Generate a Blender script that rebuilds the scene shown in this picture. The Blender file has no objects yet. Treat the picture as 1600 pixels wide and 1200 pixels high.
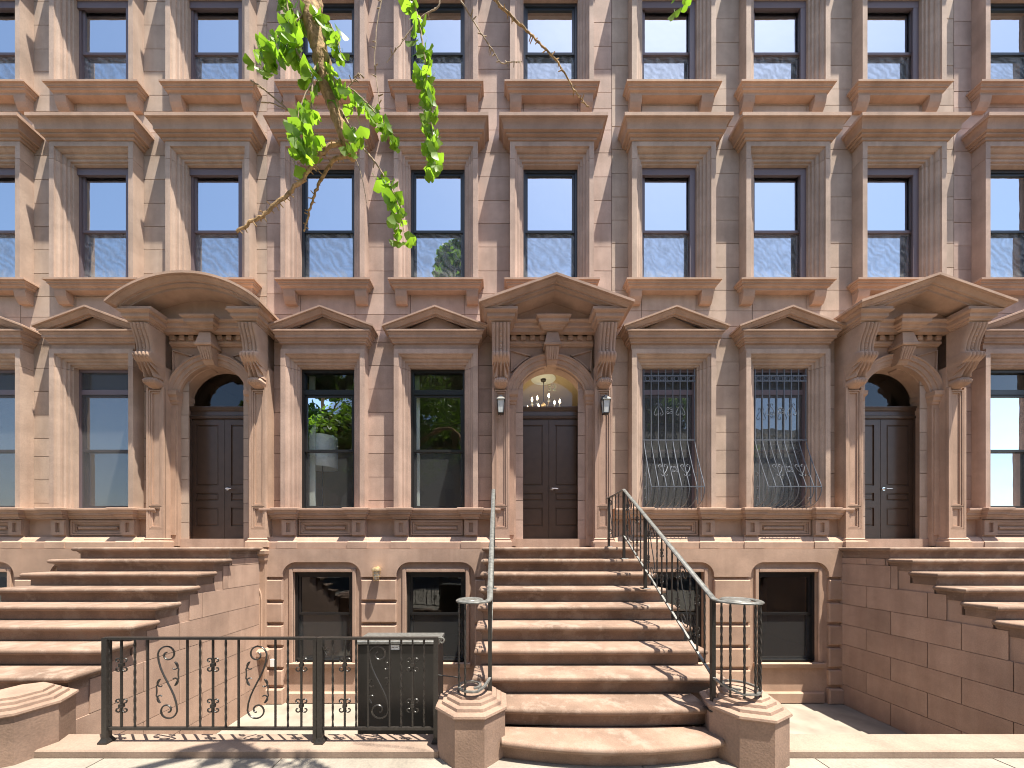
import bpy, bmesh, math, random
from mathutils import Vector, Matrix
R = math.radians
PI = math.pi
rnd = random.Random(7)
sc = bpy.context.scene
col = sc.collection

# ------------------------------------------------------------------ camera
FPX = 527.0                      # focal length in pixels of the 1600-wide photograph
EYE = 1.78
cam_d = bpy.data.cameras.new('camera')
cam_d.sensor_fit = 'HORIZONTAL'
cam_d.sensor_width = 36.0
cam_d.lens = FPX / 1600 * 36.0
cam_d.shift_x = 21 / 1600
cam_d.shift_y = 255 / 1600
cam_d.clip_start = 0.05
cam_d.clip_end = 1000
cam = bpy.data.objects.new('camera', cam_d)
col.objects.link(cam)
cam.location = (0, 0, EYE)
cam.rotation_euler = (R(90), 0, 0)
sc.camera = cam
# ------------------------------------------------------------------ sky and sun
SUN = Vector((1.27, -1.0, 5.2)).normalized()     # towards the sun
world = bpy.data.worlds.new('World')
sc.world = world
world.use_nodes = True
wn = world.node_tree
bg = wn.nodes['Background']
sky = wn.nodes.new('ShaderNodeTexSky')
sky.sky_type = 'NISHITA'
sky.sun_disc = False
sky.sun_elevation = math.asin(SUN.z)
sky.sun_rotation = math.atan2(SUN.x, SUN.y)
sky.air_density = 1.0
sky.dust_density = 1.3
sky.ozone_density = 1.0
wn.links.new(sky.outputs[0], bg.inputs[0])
bg.inputs[1].default_value = 0.12
sun_d = bpy.data.lights.new('sun', 'SUN')
sun_d.energy = 5.0
sun_d.angle = R(0.55)
sun_d.color = (1.0, 0.94, 0.82)
sun = bpy.data.objects.new('sun', sun_d)
col.objects.link(sun)
sun.location = (6, -6, 20)
sun.rotation_euler = (-SUN).to_track_quat('-Z', 'Y').to_euler()
# ------------------------------------------------------------------ exposure
sc.view_settings.view_transform = 'Standard'
sc.view_settings.look = 'None'
sc.view_settings.gamma = 1.0
sc.view_settings.use_curve_mapping = False
sc.view_settings.exposure = 1.34
sc.render.engine = 'CYCLES'
sc.cycles.use_denoising = True
sc.cycles.filter_width = 1.05
sc.cycles.max_bounces = 8
sc.cycles.transparent_max_bounces = 16
sc.cycles.sample_clamp_indirect = 6.0

# ================================================================== helpers
class MB:
    """collects faces, then links them as one mesh object"""
    def __init__(s):
        s.v = []; s.f = []
    def add(s, vs, fs):
        o = len(s.v)
        s.v += [tuple(p) for p in vs]
        s.f += [tuple(i + o for i in f) for f in fs]
        return s
    def box(s, x0, x1, y0, y1, z0, z1):
        v = [(x0, y0, z0), (x1, y0, z0), (x1, y1, z0), (x0, y1, z0), (x0, y0, z1), (x1, y0, z1), (x1, y1, z1), (x0, y1, z1)]
        return s.add(v, [(0, 3, 2, 1), (4, 5, 6, 7), (0, 1, 5, 4), (1, 2, 6, 5), (2, 3, 7, 6), (3, 0, 4, 7)])
    def cbox(s, x0, x1, y0, y1, z0, z1, c=0.006):
        """box whose front (low y) edges are chamfered"""
        v = [(x0, y1, z0), (x1, y1, z0), (x1, y1, z1), (x0, y1, z1),
             (x0, y0 + c, z0), (x1, y0 + c, z0), (x1, y0 + c, z1), (x0, y0 + c, z1),
             (x0 + c, y0, z0 + c), (x1 - c, y0, z0 + c), (x1 - c, y0, z1 - c), (x0 + c, y0, z1 - c)]
        f = [(3, 2, 1, 0), (8, 9, 10, 11)]
        for a, b in ((0, 4), (4, 8)):
            for i in range(4):
                j = (i + 1) % 4
                f.append((a + i, a + j, b + j, b + i))
        return s.add(v, f)
    def rings(s, rs, closed=True, cap0=False, cap1=False):
        n = len(rs[0]); vs = [p for r in rs for p in r]; fs = []
        for k in range(len(rs) - 1):
            for i in range(n if closed else n - 1):
                j = (i + 1) % n
                fs.append((k * n + i, k * n + j, (k + 1) * n + j, (k + 1) * n + i))
        if cap0: fs.append(tuple(reversed(range(n))))
        if cap1: fs.append(tuple(range((len(rs) - 1) * n, len(rs) * n)))
        return s.add(vs, fs)
    def prism(s, poly, y0, y1):
        """polygon in (x, z), extruded along y"""
        return s.rings([[(x, y0, z) for x, z in poly], [(x, y1, z) for x, z in poly]], True, True, True)
    def cornice(s, x0, x1, yw, prof, pb=0.0, ext=1.0, back=0.0):
        """moulding run with mitred returns; prof = (projection, z) from bottom to top, yw = wall plane"""
        rs = []
        for p, z in prof:
            e = (p - pb) * ext
            rs.append([(x0 - e, yw + back, z), (x0 - e, yw - p, z), (x1 + e, yw - p, z), (x1 + e, yw + back, z)])
        return s.rings(rs, True, True, True)
    def rake(s, path, yw, prof, pb, slope_end):
        """moulding that follows a gable or arc; path = (x, z) left to right, prof = (projection, dz)"""
        rs = []
        for p, dz in prof:
            e = p - pb
            pts = [(x, z + dz) for x, z in path]
            l = (pts[0][0] - e, pts[0][1] - e * slope_end); r = (pts[-1][0] + e, pts[-1][1] - e * slope_end)
            pts = [l] + pts[1:-1] + [r]
            rs.append([(l[0], yw, l[1])] + [(x, yw - p, z) for x, z in pts] + [(r[0], yw, r[1])])
        last = rs[-1]
        rs.append([(x, yw, z) for x, y, z in last])
        return s.rings(rs, False)
    def sweep(s, path, sec, up=(0, 0, 1), caps=True, twist=0.0, closed=False, scale=None):
        """section (list of (side, up)) swept along a path of points"""
        P = [Vector(p) for p in path]; up = Vector(up); rs = []; n = len(P)
        for i in range(n):
            a = P[i - 1] if i > 0 else (P[-1] if closed else P[0]); b = P[i + 1] if i < n - 1 else (P[0] if closed else P[-1])
            t = (b - a)
            if t.length < 1e-9: t = Vector((0, 0, 1))
            t.normalize()
            u = up
            if abs(t.dot(u)) > 0.985: u = Vector((0, 1, 0)) if abs(t.y) < 0.9 else Vector((1, 0, 0))
            sd = t.cross(u).normalized(); nn = sd.cross(t)
            an = twist * i; ca, sa = math.cos(an), math.sin(an); k = 1.0 if scale is None else scale[i]
            rs.append([P[i] + sd * (x * ca - y * sa) * k + nn * (x * sa + y * ca) * k for x, y in sec])
        if closed: rs.append(rs[0])
        return s.rings(rs, True, caps and not closed, caps and not closed)
    def tube(s, path, r, n=6, up=(0, 1, 0), radii=None, caps=True):
        sec = [(math.cos(2 * PI * i / n) * r, math.sin(2 * PI * i / n) * r) for i in range(n)]
        return s.sweep(path, sec, up, caps, scale=None if radii is None else [q / r for q in radii])
    def bar(s, a, b, w, twist=0.0, n=1):
        a, b = Vector(a), Vector(b); h = w / 2
        path = [a.lerp(b, i / n) for i in range(n + 1)]
        return s.sweep(path, [(-h, -h), (h, -h), (h, h), (-h, h)], (0, 1, 0), True, twist)
    def lathe(s, cx, cy, prof, n=16, caps=True, ph=0.0):
        rs = [[(cx + r * math.cos(2 * PI * i / n + ph), cy + r * math.sin(2 * PI * i / n + ph), z) for i in range(n)] for r, z in prof]
        return s.rings(rs, True, caps, caps)
    def mesh(s, name, mat, smooth=None):
        m = bpy.data.meshes.new(name)
        m.from_pydata(s.v, [], s.f)
        bm = bmesh.new(); bm.from_mesh(m)
        bmesh.ops.recalc_face_normals(bm, faces=bm.faces)
        bm.to_mesh(m); bm.free()
        m.materials.append(mat)
        if smooth is not None:
            m.shade_smooth()
            m.set_sharp_from_angle(angle=R(smooth))
        else:
            m.shade_flat()
        return m
    def build(s, name, mat, parent=None, smooth=None, local=False, loc=None):
        return place(name, s.mesh(name, mat, smooth), parent, loc, local)

WL = {}
def place(name, mesh, parent=None, loc=None, local=False, scale=None, rot=None):
    """links a mesh object; mesh in world space unless loc is given; local=True: parent's own space"""
    o = bpy.data.objects.new(name, mesh)
    col.objects.link(o)
    if loc is not None: o.location = loc
    if scale is not None: o.scale = scale
    if rot is not None: o.rotation_euler = rot
    if parent is not None:
        o.parent = parent
        w = WL.get(parent.name)
        if w is not None and not local:
            o.matrix_parent_inverse = Matrix.Translation(-w)
    WL[o.name] = Vector(loc) if (loc is not None and not local) else Vector((0, 0, 0))
    return o
def thing(name, label, cat, loc, group=None):
    o = bpy.data.objects.new(name, None)
    o.empty_display_size = 0.2
    col.objects.link(o); o.location = loc
    WL[o.name] = Vector(loc)
    o['label'] = label; o['category'] = cat
    if group: o['group'] = group
    return o
def tag(o, label, cat, group=None):
    o['label'] = label; o['category'] = cat
    if group: o['group'] = group
    return o
def struct(o):
    o['kind'] = 'structure'; return o
def copy_tree(o, off, label=None, parent=None):
    c = o.copy(); col.objects.link(c)
    if parent is None:
        c.location = o.location + Vector(off)
        if label: c['label'] = label
    else:
        c.parent = parent; c.matrix_parent_inverse = o.matrix_parent_inverse.copy()
    for ch in list(o.children):
        copy_tree(ch, off, None, c)
    return c

# ================================================================== materials
def new_mat(name):
    m = bpy.data.materials.new(name); m.use_nodes = True
    nt = m.node_tree
    return m, nt, nt.nodes, nt.links, nt.nodes['Principled BSDF']
def N(ns, t, **kw):
    n = ns.new(t)
    for k, v in kw.items(): setattr(n, k, v)
    return n
def ramp(ns, stops):
    r = ns.new('ShaderNodeValToRGB')
    e = r.color_ramp.elements
    e[0].position, e[0].color = stops[0][0], (*stops[0][1], 1)
    e[1].position, e[1].color = stops[-1][0], (*stops[-1][1], 1)
    for p, c in stops[1:-1]:
        q = e.new(p); q.color = (*c, 1)
    return r
def mixc(ns, ln, a, b, fac, blend='MIX'):
    m = ns.new('ShaderNodeMix'); m.data_type = 'RGBA'; m.blend_type = blend
    for sock, val in ((m.inputs[0], fac), (m.inputs[6], a), (m.inputs[7], b)):
        if isinstance(val, bpy.types.NodeSocket): ln.new(val, sock)
        else: sock.default_value = val if not isinstance(val, tuple) else (*val, 1)
    return m.outputs[2]
def stone(name, base, var=0.18, rough=0.86, tint=0.045, stain=0.30, bump=0.25, grain=90.0, worn=None):
    """brown sandstone: mottled, faint rain streaks, sandy grain, each piece a shade of its own"""
    m, nt, ns, ln, b = new_mat(name)
    geo = N(ns, 'ShaderNodeNewGeometry')
    oi = N(ns, 'ShaderNodeObjectInfo')
    off = N(ns, 'ShaderNodeVectorMath', operation='MULTIPLY_ADD')
    ln.new(oi.outputs['Random'], off.inputs[0]); off.inputs[1].default_value = (17, 9, 13); ln.new(geo.outputs['Position'], off.inputs[2])
    n1 = N(ns, 'ShaderNodeTexNoise'); n1.inputs['Scale'].default_value = 1.7; n1.inputs['Detail'].default_value = 7; n1.inputs['Roughness'].default_value = 0.62
    ln.new(off.outputs[0], n1.inputs['Vector'])
    lo = tuple(c * (1 - var) for c in base); hi = tuple(min(1, c * (1 + var)) for c in base)
    r1 = ramp(ns, [(0.32, lo), (0.68, hi)]); ln.new(n1.outputs['Fac'], r1.inputs[0])
    # vertical streaks
    mp = N(ns, 'ShaderNodeMapping'); mp.inputs['Scale'].default_value = (9, 9, 0.55); ln.new(off.outputs[0], mp.inputs[0])
    n2 = N(ns, 'ShaderNodeTexNoise'); n2.inputs['Scale'].default_value = 1.0; n2.inputs['Detail'].default_value = 5; ln.new(mp.outputs[0], n2.inputs['Vector'])
    r2 = ramp(ns, [(0.42, (1, 1, 1)), (0.72, (0.72, 0.66, 0.64))]); ln.new(n2.outputs['Fac'], r2.inputs[0])
    c = mixc(ns, ln, r1.outputs[0], r2.outputs[0], stain, 'MULTIPLY')
    # sandy grain
    n3 = N(ns, 'ShaderNodeTexNoise'); n3.inputs['Scale'].default_value = grain; n3.inputs['Detail'].default_value = 3; ln.new(geo.outputs['Position'], n3.inputs['Vector'])
    r3 = ramp(ns, [(0.35, (0.86, 0.86, 0.86)), (0.65, (1.08, 1.06, 1.04))]); ln.new(n3.outputs['Fac'], r3.inputs[0])
    c = mixc(ns, ln, c, r3.outputs[0], 0.8, 'MULTIPLY')
    # each piece its own tone
    hv = N(ns, 'ShaderNodeHueSaturation')
    mr = N(ns, 'ShaderNodeMapRange'); mr.inputs[3].default_value = 1 - tint; mr.inputs[4].default_value = 1 + tint
    ln.new(oi.outputs['Random'], mr.inputs[0]); ln.new(mr.outputs[0], hv.inputs['Value'])
    ln.new(c, hv.inputs['Color'])
    outc = hv.outputs[0]
    if worn:
        n4 = N(ns, 'ShaderNodeTexNoise'); n4.inputs['Scale'].default_value = 4.5; n4.inputs['Detail'].default_value = 8; n4.inputs['Roughness'].default_value = 0.7
        ln.new(off.outputs[0], n4.inputs['Vector'])
        r4 = ramp(ns, [(0.5, (0, 0, 0)), (0.62, (1, 1, 1))]); ln.new(n4.outputs['Fac'], r4.inputs[0])
        fm = N(ns, 'ShaderNodeMath', operation='MULTIPLY'); fm.inputs[1].default_value = 0.75; ln.new(r4.outputs[0], fm.inputs[0])
        outc = mixc(ns, ln, outc, worn, fm.outputs[0])
    ln.new(outc, b.inputs['Base Color'])
    b.inputs['Roughness'].default_value = rough
    b.inputs['Specular IOR Level'].default_value = 0.25
    bp = N(ns, 'ShaderNodeBump'); bp.inputs['Strength'].default_value = bump; bp.inputs['Distance'].default_value = 0.004
    ad = N(ns, 'ShaderNodeMath', operation='ADD'); ln.new(n3.outputs['Fac'], ad.inputs[0]); ln.new(n1.outputs['Fac'], ad.inputs[1])
    ln.new(ad.outputs[0], bp.inputs['Height']); ln.new(bp.outputs[0], b.inputs['Normal'])
    return m
def plain(name, base, rough=0.5, metal=0.0, spec=0.5, var=0.0, scale=20.0, bump=0.0, coat=0.0):
    m, nt, ns, ln, b = new_mat(name)
    b.inputs['Roughness'].default_value = rough; b.inputs['Metallic'].default_value = metal
    b.inputs['Specular IOR Level'].default_value = spec
    b.inputs['Coat Weight'].default_value = coat
    if var or bump:
        geo = N(ns, 'ShaderNodeNewGeometry')
        n1 = N(ns, 'ShaderNodeTexNoise'); n1.inputs['Scale'].default_value = scale; n1.inputs['Detail'].default_value = 6
        ln.new(geo.outputs['Position'], n1.inputs['Vector'])
        r1 = ramp(ns, [(0.3, tuple(c * (1 - var) for c in base)), (0.7, tuple(min(1, c * (1 + var)) for c in base))])
        ln.new(n1.outputs['Fac'], r1.inputs[0]); ln.new(r1.outputs[0], b.inputs['Base Color'])
        if bump:
            bp = N(ns, 'ShaderNodeBump'); bp.inputs['Strength'].default_value = bump; bp.inputs['Distance'].default_value = 0.01
            ln.new(n1.outputs['Fac'], bp.inputs['Height']); ln.new(bp.outputs[0], b.inputs['Normal'])
    else:
        b.inputs['Base Color'].default_value = (*base, 1)
    return m
M = {}
M['stone'] = stone('brownstone', (0.45, 0.325, 0.27), var=0.2, stain=0.36)
M['stone2'] = stone('pale_brownstone', (0.45, 0.345, 0.275), var=0.18, stain=0.36)
M['trim'] = stone('carved_brownstone', (0.40, 0.270, 0.208), tint=0.07, stain=0.25)
M['trim2'] = stone('pale_carved_brownstone', (0.43, 0.292, 0.215), tint=0.05, stain=0.25)
M['jamb'] = stone('dressed_brownstone', (0.44, 0.315, 0.255), tint=0.03, stain=0.4, var=0.2)
M['jamb2'] = stone('pale_dressed_brownstone', (0.45, 0.335, 0.265), tint=0.03, stain=0.4, var=0.2)
M['base'] = stone('basement_brownstone', (0.40, 0.278, 0.215), tint=0.06, stain=0.45)
M['step'] = stone('step_stone', (0.222, 0.150, 0.112), tint=0.09, stain=0.2, var=0.30, worn=(0.30, 0.225, 0.178), bump=0.4)
M['newel'] = stone('newel_stone', (0.275, 0.188, 0.143), tint=0.04, stain=0.15, var=0.25, bump=0.5, grain=60)
M['mortar'] = stone('joint_mortar', (0.20, 0.135, 0.11), tint=0.0, stain=0.1)
M['iron'] = plain('black_painted_iron', (0.024, 0.021, 0.019), 0.36, 0.0, 0.5, 0.35, 60.0)
M['iron_lit'] = plain('sunlit_worn_iron', (0.17, 0.17, 0.16), 0.36, 0.35, 0.5, 0.35, 30.0)  # lighter grey puts sunlight on the black iron into its colour
M['grille'] = plain('blue_grey_iron', (0.13, 0.14, 0.16), 0.4, 0.2, 0.5, 0.25, 50.0)
M['frame'] = plain('blue_black_window_frame', (0.022, 0.028, 0.036), 0.4)
M['frame_dark'] = plain('black_window_frame', (0.012, 0.012, 0.013), 0.4)
M['frame_mauve'] = plain('mauve_window_frame', (0.14, 0.105, 0.115), 0.5)
M['door'] = plain('dark_brown_door_paint', (0.085, 0.055, 0.040), 0.36, 0.0, 0.5, 0.10, 8.0)
M['chrome'] = plain('polished_nickel', (0.75, 0.75, 0.76), 0.18, 1.0)
M['brass'] = plain('aged_brass', (0.80, 0.60, 0.34), 0.42, 0.8, 0.5, 0.2, 60)
M['shade'] = plain('white_roller_shade', (0.78, 0.80, 0.82), 0.8, 0, 0.2, 0.04, 3.0)
M['curtain'] = plain('white_net_curtain', (0.66, 0.70, 0.74), 0.85, 0, 0.1, 0.12, 6.0)
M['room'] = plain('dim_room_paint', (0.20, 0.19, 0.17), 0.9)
M['room_warm'] = plain('warm_hall_paint', (0.46, 0.36, 0.22), 0.9)
M['pale'] = plain('pale_green_white_paint', (0.70, 0.74, 0.70), 0.7)
M['lampshade'] = plain('white_drum_shade', (0.80, 0.84, 0.84), 0.8)
M['concrete'] = plain('pale_concrete', (0.27, 0.24, 0.20), 0.9, 0, 0.2, 0.22, 14.0, 0.25)
M['slab'] = stone('paving_concrete', (0.25, 0.222, 0.187), tint=0.05, stain=0.1, var=0.2, grain=45, bump=0.5)
M['area'] = plain('areaway_concrete', (0.26, 0.225, 0.185), 0.9, 0, 0.2, 0.2, 3.0, 0.1)
M['curb'] = stone('curb_stone', (0.28, 0.207, 0.163), tint=0.03, stain=0.1, var=0.2)
M['asphalt'] = plain('asphalt', (0.05, 0.05, 0.052), 0.9, 0, 0.3, 0.25, 40.0, 0.3)
M['bin'] = plain('black_bin_paint', (0.018, 0.017, 0.016), 0.32, 0.0, 0.5, 0.4, 2.0)
M['white'] = plain('white_plastic', (0.75, 0.75, 0.73), 0.5)
M['gold'] = plain('gold_leaf_lettering', (0.75, 0.62, 0.30), 0.35, 0.6)
def mat_glass(name, ior, tint=(1, 1, 1)):
    m, nt, ns, ln, b = new_mat(name)
    ns.remove(b)
    t = N(ns, 'ShaderNodeBsdfTransparent'); t.inputs[0].default_value = (*tint, 1)
    g = N(ns, 'ShaderNodeBsdfGlossy'); g.inputs['Roughness'].default_value = 0.0; g.inputs[0].default_value = (0.90, 0.96, 1.0, 1)
    fr = N(ns, 'ShaderNodeFresnel'); fr.inputs[0].default_value = ior
    # old glass waves a little
    geo = N(ns, 'ShaderNodeNewGeometry')
    nz = N(ns, 'ShaderNodeTexNoise'); nz.inputs['Scale'].default_value = 2.2; nz.inputs['Detail'].default_value = 2; ln.new(geo.outputs['Position'], nz.inputs['Vector'])
    bp = N(ns, 'ShaderNodeBump'); bp.inputs['Strength'].default_value = 0.12; bp.inputs['Distance'].default_value = 0.02
    ln.new(nz.outputs['Fac'], bp.inputs['Height']); ln.new(bp.outputs[0], g.inputs['Normal'])
    mx = N(ns, 'ShaderNodeMixShader'); ln.new(fr.outputs[0], mx.inputs[0]); ln.new(t.outputs[0], mx.inputs[1]); ln.new(g.outputs[0], mx.inputs[2])
    ln.new(mx.outputs[0], ns['Material Output'].inputs[0])
    return m
M['glass'] = mat_glass('window_glass', 1.82, (0.90, 0.93, 0.92))
M['glass_coated'] = mat_glass('coated_window_glass', 11.0, (0.92, 0.95, 0.97))
M['glass_clear'] = mat_glass('clear_glass', 1.55, (0.95, 0.96, 0.94))
def mat_screen(name='insect_screen_mesh', c=0.16, fac=0.16):
    m, nt, ns, ln, b = new_mat(name)
    b.inputs['Base Color'].default_value = (c, c * 1.03, c * 1.06, 1); b.inputs['Roughness'].default_value = 0.7
    t = N(ns, 'ShaderNodeBsdfTransparent')
    mx = N(ns, 'ShaderNodeMixShader'); mx.inputs[0].default_value = fac
    ln.new(t.outputs[0], mx.inputs[1]); ln.new(b.outputs[0], mx.inputs[2]); ln.new(mx.outputs[0], ns['Material Output'].inputs[0])
    return m
M['screen'] = mat_screen()
def mat_moire():
    m = mat_screen('moire_insect_screen', 0.42, 0.3); nt = m.node_tree; ns = nt.nodes; ln = nt.links
    geo = N(ns, 'ShaderNodeNewGeometry')
    wv = N(ns, 'ShaderNodeTexWave'); wv.bands_direction = 'DIAGONAL'; wv.inputs['Scale'].default_value = 3.2; wv.inputs['Distortion'].default_value = 9.0; wv.inputs['Detail'].default_value = 2.0; wv.inputs['Detail Scale'].default_value = 1.4
    ln.new(geo.outputs['Position'], wv.inputs['Vector'])
    mr = N(ns, 'ShaderNodeMapRange'); mr.inputs[3].default_value = 0.10; mr.inputs[4].default_value = 0.34
    ln.new(wv.outputs['Fac'], mr.inputs[0])
    for n in ns:
        if n.type == 'MIX_SHADER': ln.new(mr.outputs[0], n.inputs[0])
    return m
M['moire'] = mat_moire()
M['screen_dark'] = mat_screen('dark_storm_screen', 0.07, 0.6)
def mat_frost():
    m, nt, ns, ln, b = new_mat('frosted_lantern_glass')
    b.inputs['Base Color'].default_value = (0.74, 0.76, 0.74, 1); b.inputs['Roughness'].default_value = 0.35
    b.inputs['Transmission Weight'].default_value = 0.3
    return m
M['frost'] = mat_frost()
def mat_emit(name, c, s):
    m, nt, ns, ln, b = new_mat(name)
    b.inputs['Emission Color'].default_value = (*c, 1); b.inputs['Emission Strength'].default_value = s
    b.inputs['Base Color'].default_value = (*c, 1)
    return m
M['bulb'] = mat_emit('lit_candle_bulb', (1.0, 0.80, 0.50), 14.0)
def mat_leaf(name, c1, c2, trans):
    m, nt, ns, ln, b = new_mat(name)
    oi = N(ns, 'ShaderNodeObjectInfo'); geo = N(ns, 'ShaderNodeNewGeometry')
    nz = N(ns, 'ShaderNodeTexNoise'); nz.inputs['Scale'].default_value = 9.0; ln.new(geo.outputs['Position'], nz.inputs['Vector'])
    ad = N(ns, 'ShaderNodeMath', operation='ADD'); ln.new(oi.outputs['Random'], ad.inputs[0]); ln.new(nz.outputs['Fac'], ad.inputs[1])
    hf = N(ns, 'ShaderNodeMath', operation='MULTIPLY'); hf.inputs[1].default_value = 0.5; ln.new(ad.outputs[0], hf.inputs[0])
    r1 = ramp(ns, [(0.2, c1), (0.8, c2)]); ln.new(hf.outputs[0], r1.inputs[0])
    ln.new(r1.outputs[0], b.inputs['Base Color']); b.inputs['Roughness'].default_value = 0.45
    tr = N(ns, 'ShaderNodeBsdfTranslucent')
    ct = mixc(ns, ln, r1.outputs[0], (0.34, 0.62, 0.03), 0.62); ln.new(ct, tr.inputs[0])
    mx = N(ns, 'ShaderNodeMixShader'); mx.inputs[0].default_value = trans
    ln.new(b.outputs[0], mx.inputs[1]); ln.new(tr.outputs[0], mx.inputs[2]); ln.new(mx.outputs[0], ns['Material Output'].inputs[0])
    return m
M['leaf'] = mat_leaf('ginkgo_leaf', (0.09, 0.20, 0.018), (0.26, 0.42, 0.035), 0.58)
M['leaf_far'] = mat_leaf('street_tree_leaf', (0.03, 0.07, 0.012), (0.075, 0.135, 0.022), 0.28)
M['bark'] = plain('grey_brown_bark', (0.34, 0.22, 0.11), 0.9, 0, 0.2, 0.45, 38.0, 0.9)
M['twig'] = plain('pale_twig', (0.33, 0.25, 0.17), 0.85, 0, 0.2, 0.35, 60.0)
M['brick'] = plain('far_red_brick', (0.33, 0.19, 0.13), 0.9, 0, 0.2, 0.2, 3.0)
M['cream'] = plain('far_cream_stone', (0.50, 0.44, 0.36), 0.9, 0, 0.2, 0.12, 2.0)

# ================================================================== the ground
YW = 6.2                         # facade plane
YB = 5.98                        # basement wall plane
AREA = -1.0                      # areaway floor
g = MB()
g.add([(-300, -300, -0.16), (300, -300, -0.16), (300, -1.75, -0.16), (-300, -1.75, -0.16)], [(0, 1, 2, 3)])
struct(g.build('road', M['asphalt']))
g = MB(); g.box(-60, 60, -1.60, 2.846, -1.3, -0.012)
side = struct(g.build('sidewalk', M['concrete']))
slab = MB().box(-0.744, 0.744, -0.744, 0.744, 0, 0.012).mesh('paving_slab', M['slab'])
for i in range(-9, 9):
    for j in range(3):
        place('paving_slab', slab, side, (i * 1.5 + 0.42, 2.10 - 1.5 * j, -0.012 + rnd.uniform(-.002, 0)))
g = MB(); g.cbox(-60, 60, -1.75, -1.603, -0.4, -0.003, 0.02)
struct(g.build('road_kerb', M['curb']))
g = MB(); g.box(-60, 60, -30, -11.0, -0.4, 0.0)
struct(g.build('far_sidewalk', M['concrete']))
g = MB(); g.add([(-14, 3.1, AREA), (14, 3.1, AREA), (14, 6.4, AREA), (-14, 6.4, AREA)], [(0, 1, 2, 3)])
struct(g.build('areaway_floor', M['area']))

# ================================================================== houses
COURSES = [1.76, 2.28, 2.64, 3.07, 3.50, 3.83, 4.26, 4.69, 5.12, 5.55, 5.77, 6.06, 6.44, 6.86, 7.30, 7.73, 8.155, 8.59, 9.03, 9.45, 9.84, 10.14, 10.57, 10.99, 11.43, 11.86, 12.3, 12.75, 13.2, 13.7, 14.2]
WIN2 = (6.58, 8.77); WIN3 = (10.10, 11.85); WINP = (2.48, 5.07)
HW = 0.5                                                # half width of an opening
unit_cache = {}
def unit_block(mat):
    if mat.name not in unit_cache:
        unit_cache[mat.name] = MB().cbox(-0.5, 0.5, 0, 1, -0.5, 0.5, 0.006).mesh('stone_block', mat)
    return unit_cache[mat.name]
ARCH = [(0.0, -0.06), (0.0, 0.028), (0.030, 0.033), (0.031, 0.060), (0.074, 0.064), (0.075, 0.086), (0.088, 0.098), (0.122, 0.102), (0.123, 0.126), (0.140, 0.150), (0.164, 0.160), (0.165, 0.185), (0.25, 0.185), (0.25, 0.0)]
def arch_mesh(kind, z0, z1, mat):
    """moulded window surround; local origin at opening centre on the wall plane, z in metres"""
    key = (kind, round(z0, 3), round(z1, 3), mat.name)
    if key in unit_cache: return unit_cache[key]
    mb = MB(); rs = []
    for u, p in ARCH:
        if kind == 'head':
            d = 0.055
            rs.append([(-HW - u, -p, z1 - d), (-HW - u, -p, z1 + u), (HW + u, -p, z1 + u), (HW + u, -p, z1 - d)])
        elif kind == 'left':
            rs.append([(-HW - u, -p, z0), (-HW - u, -p, z1 - 0.061)])
        else:
            rs.append([(HW + u, -p, z0), (HW + u, -p, z1 - 0.061)])
    mb.rings(rs, False)
    for e in (0, len(rs[0]) - 1):                       # close the ends of the legs
        idx = [r[e] for r in rs]
        mb.add(idx, [tuple(range(len(idx)))])
    m = mb.mesh('architrave', mat); unit_cache[key] = m
    return m
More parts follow.
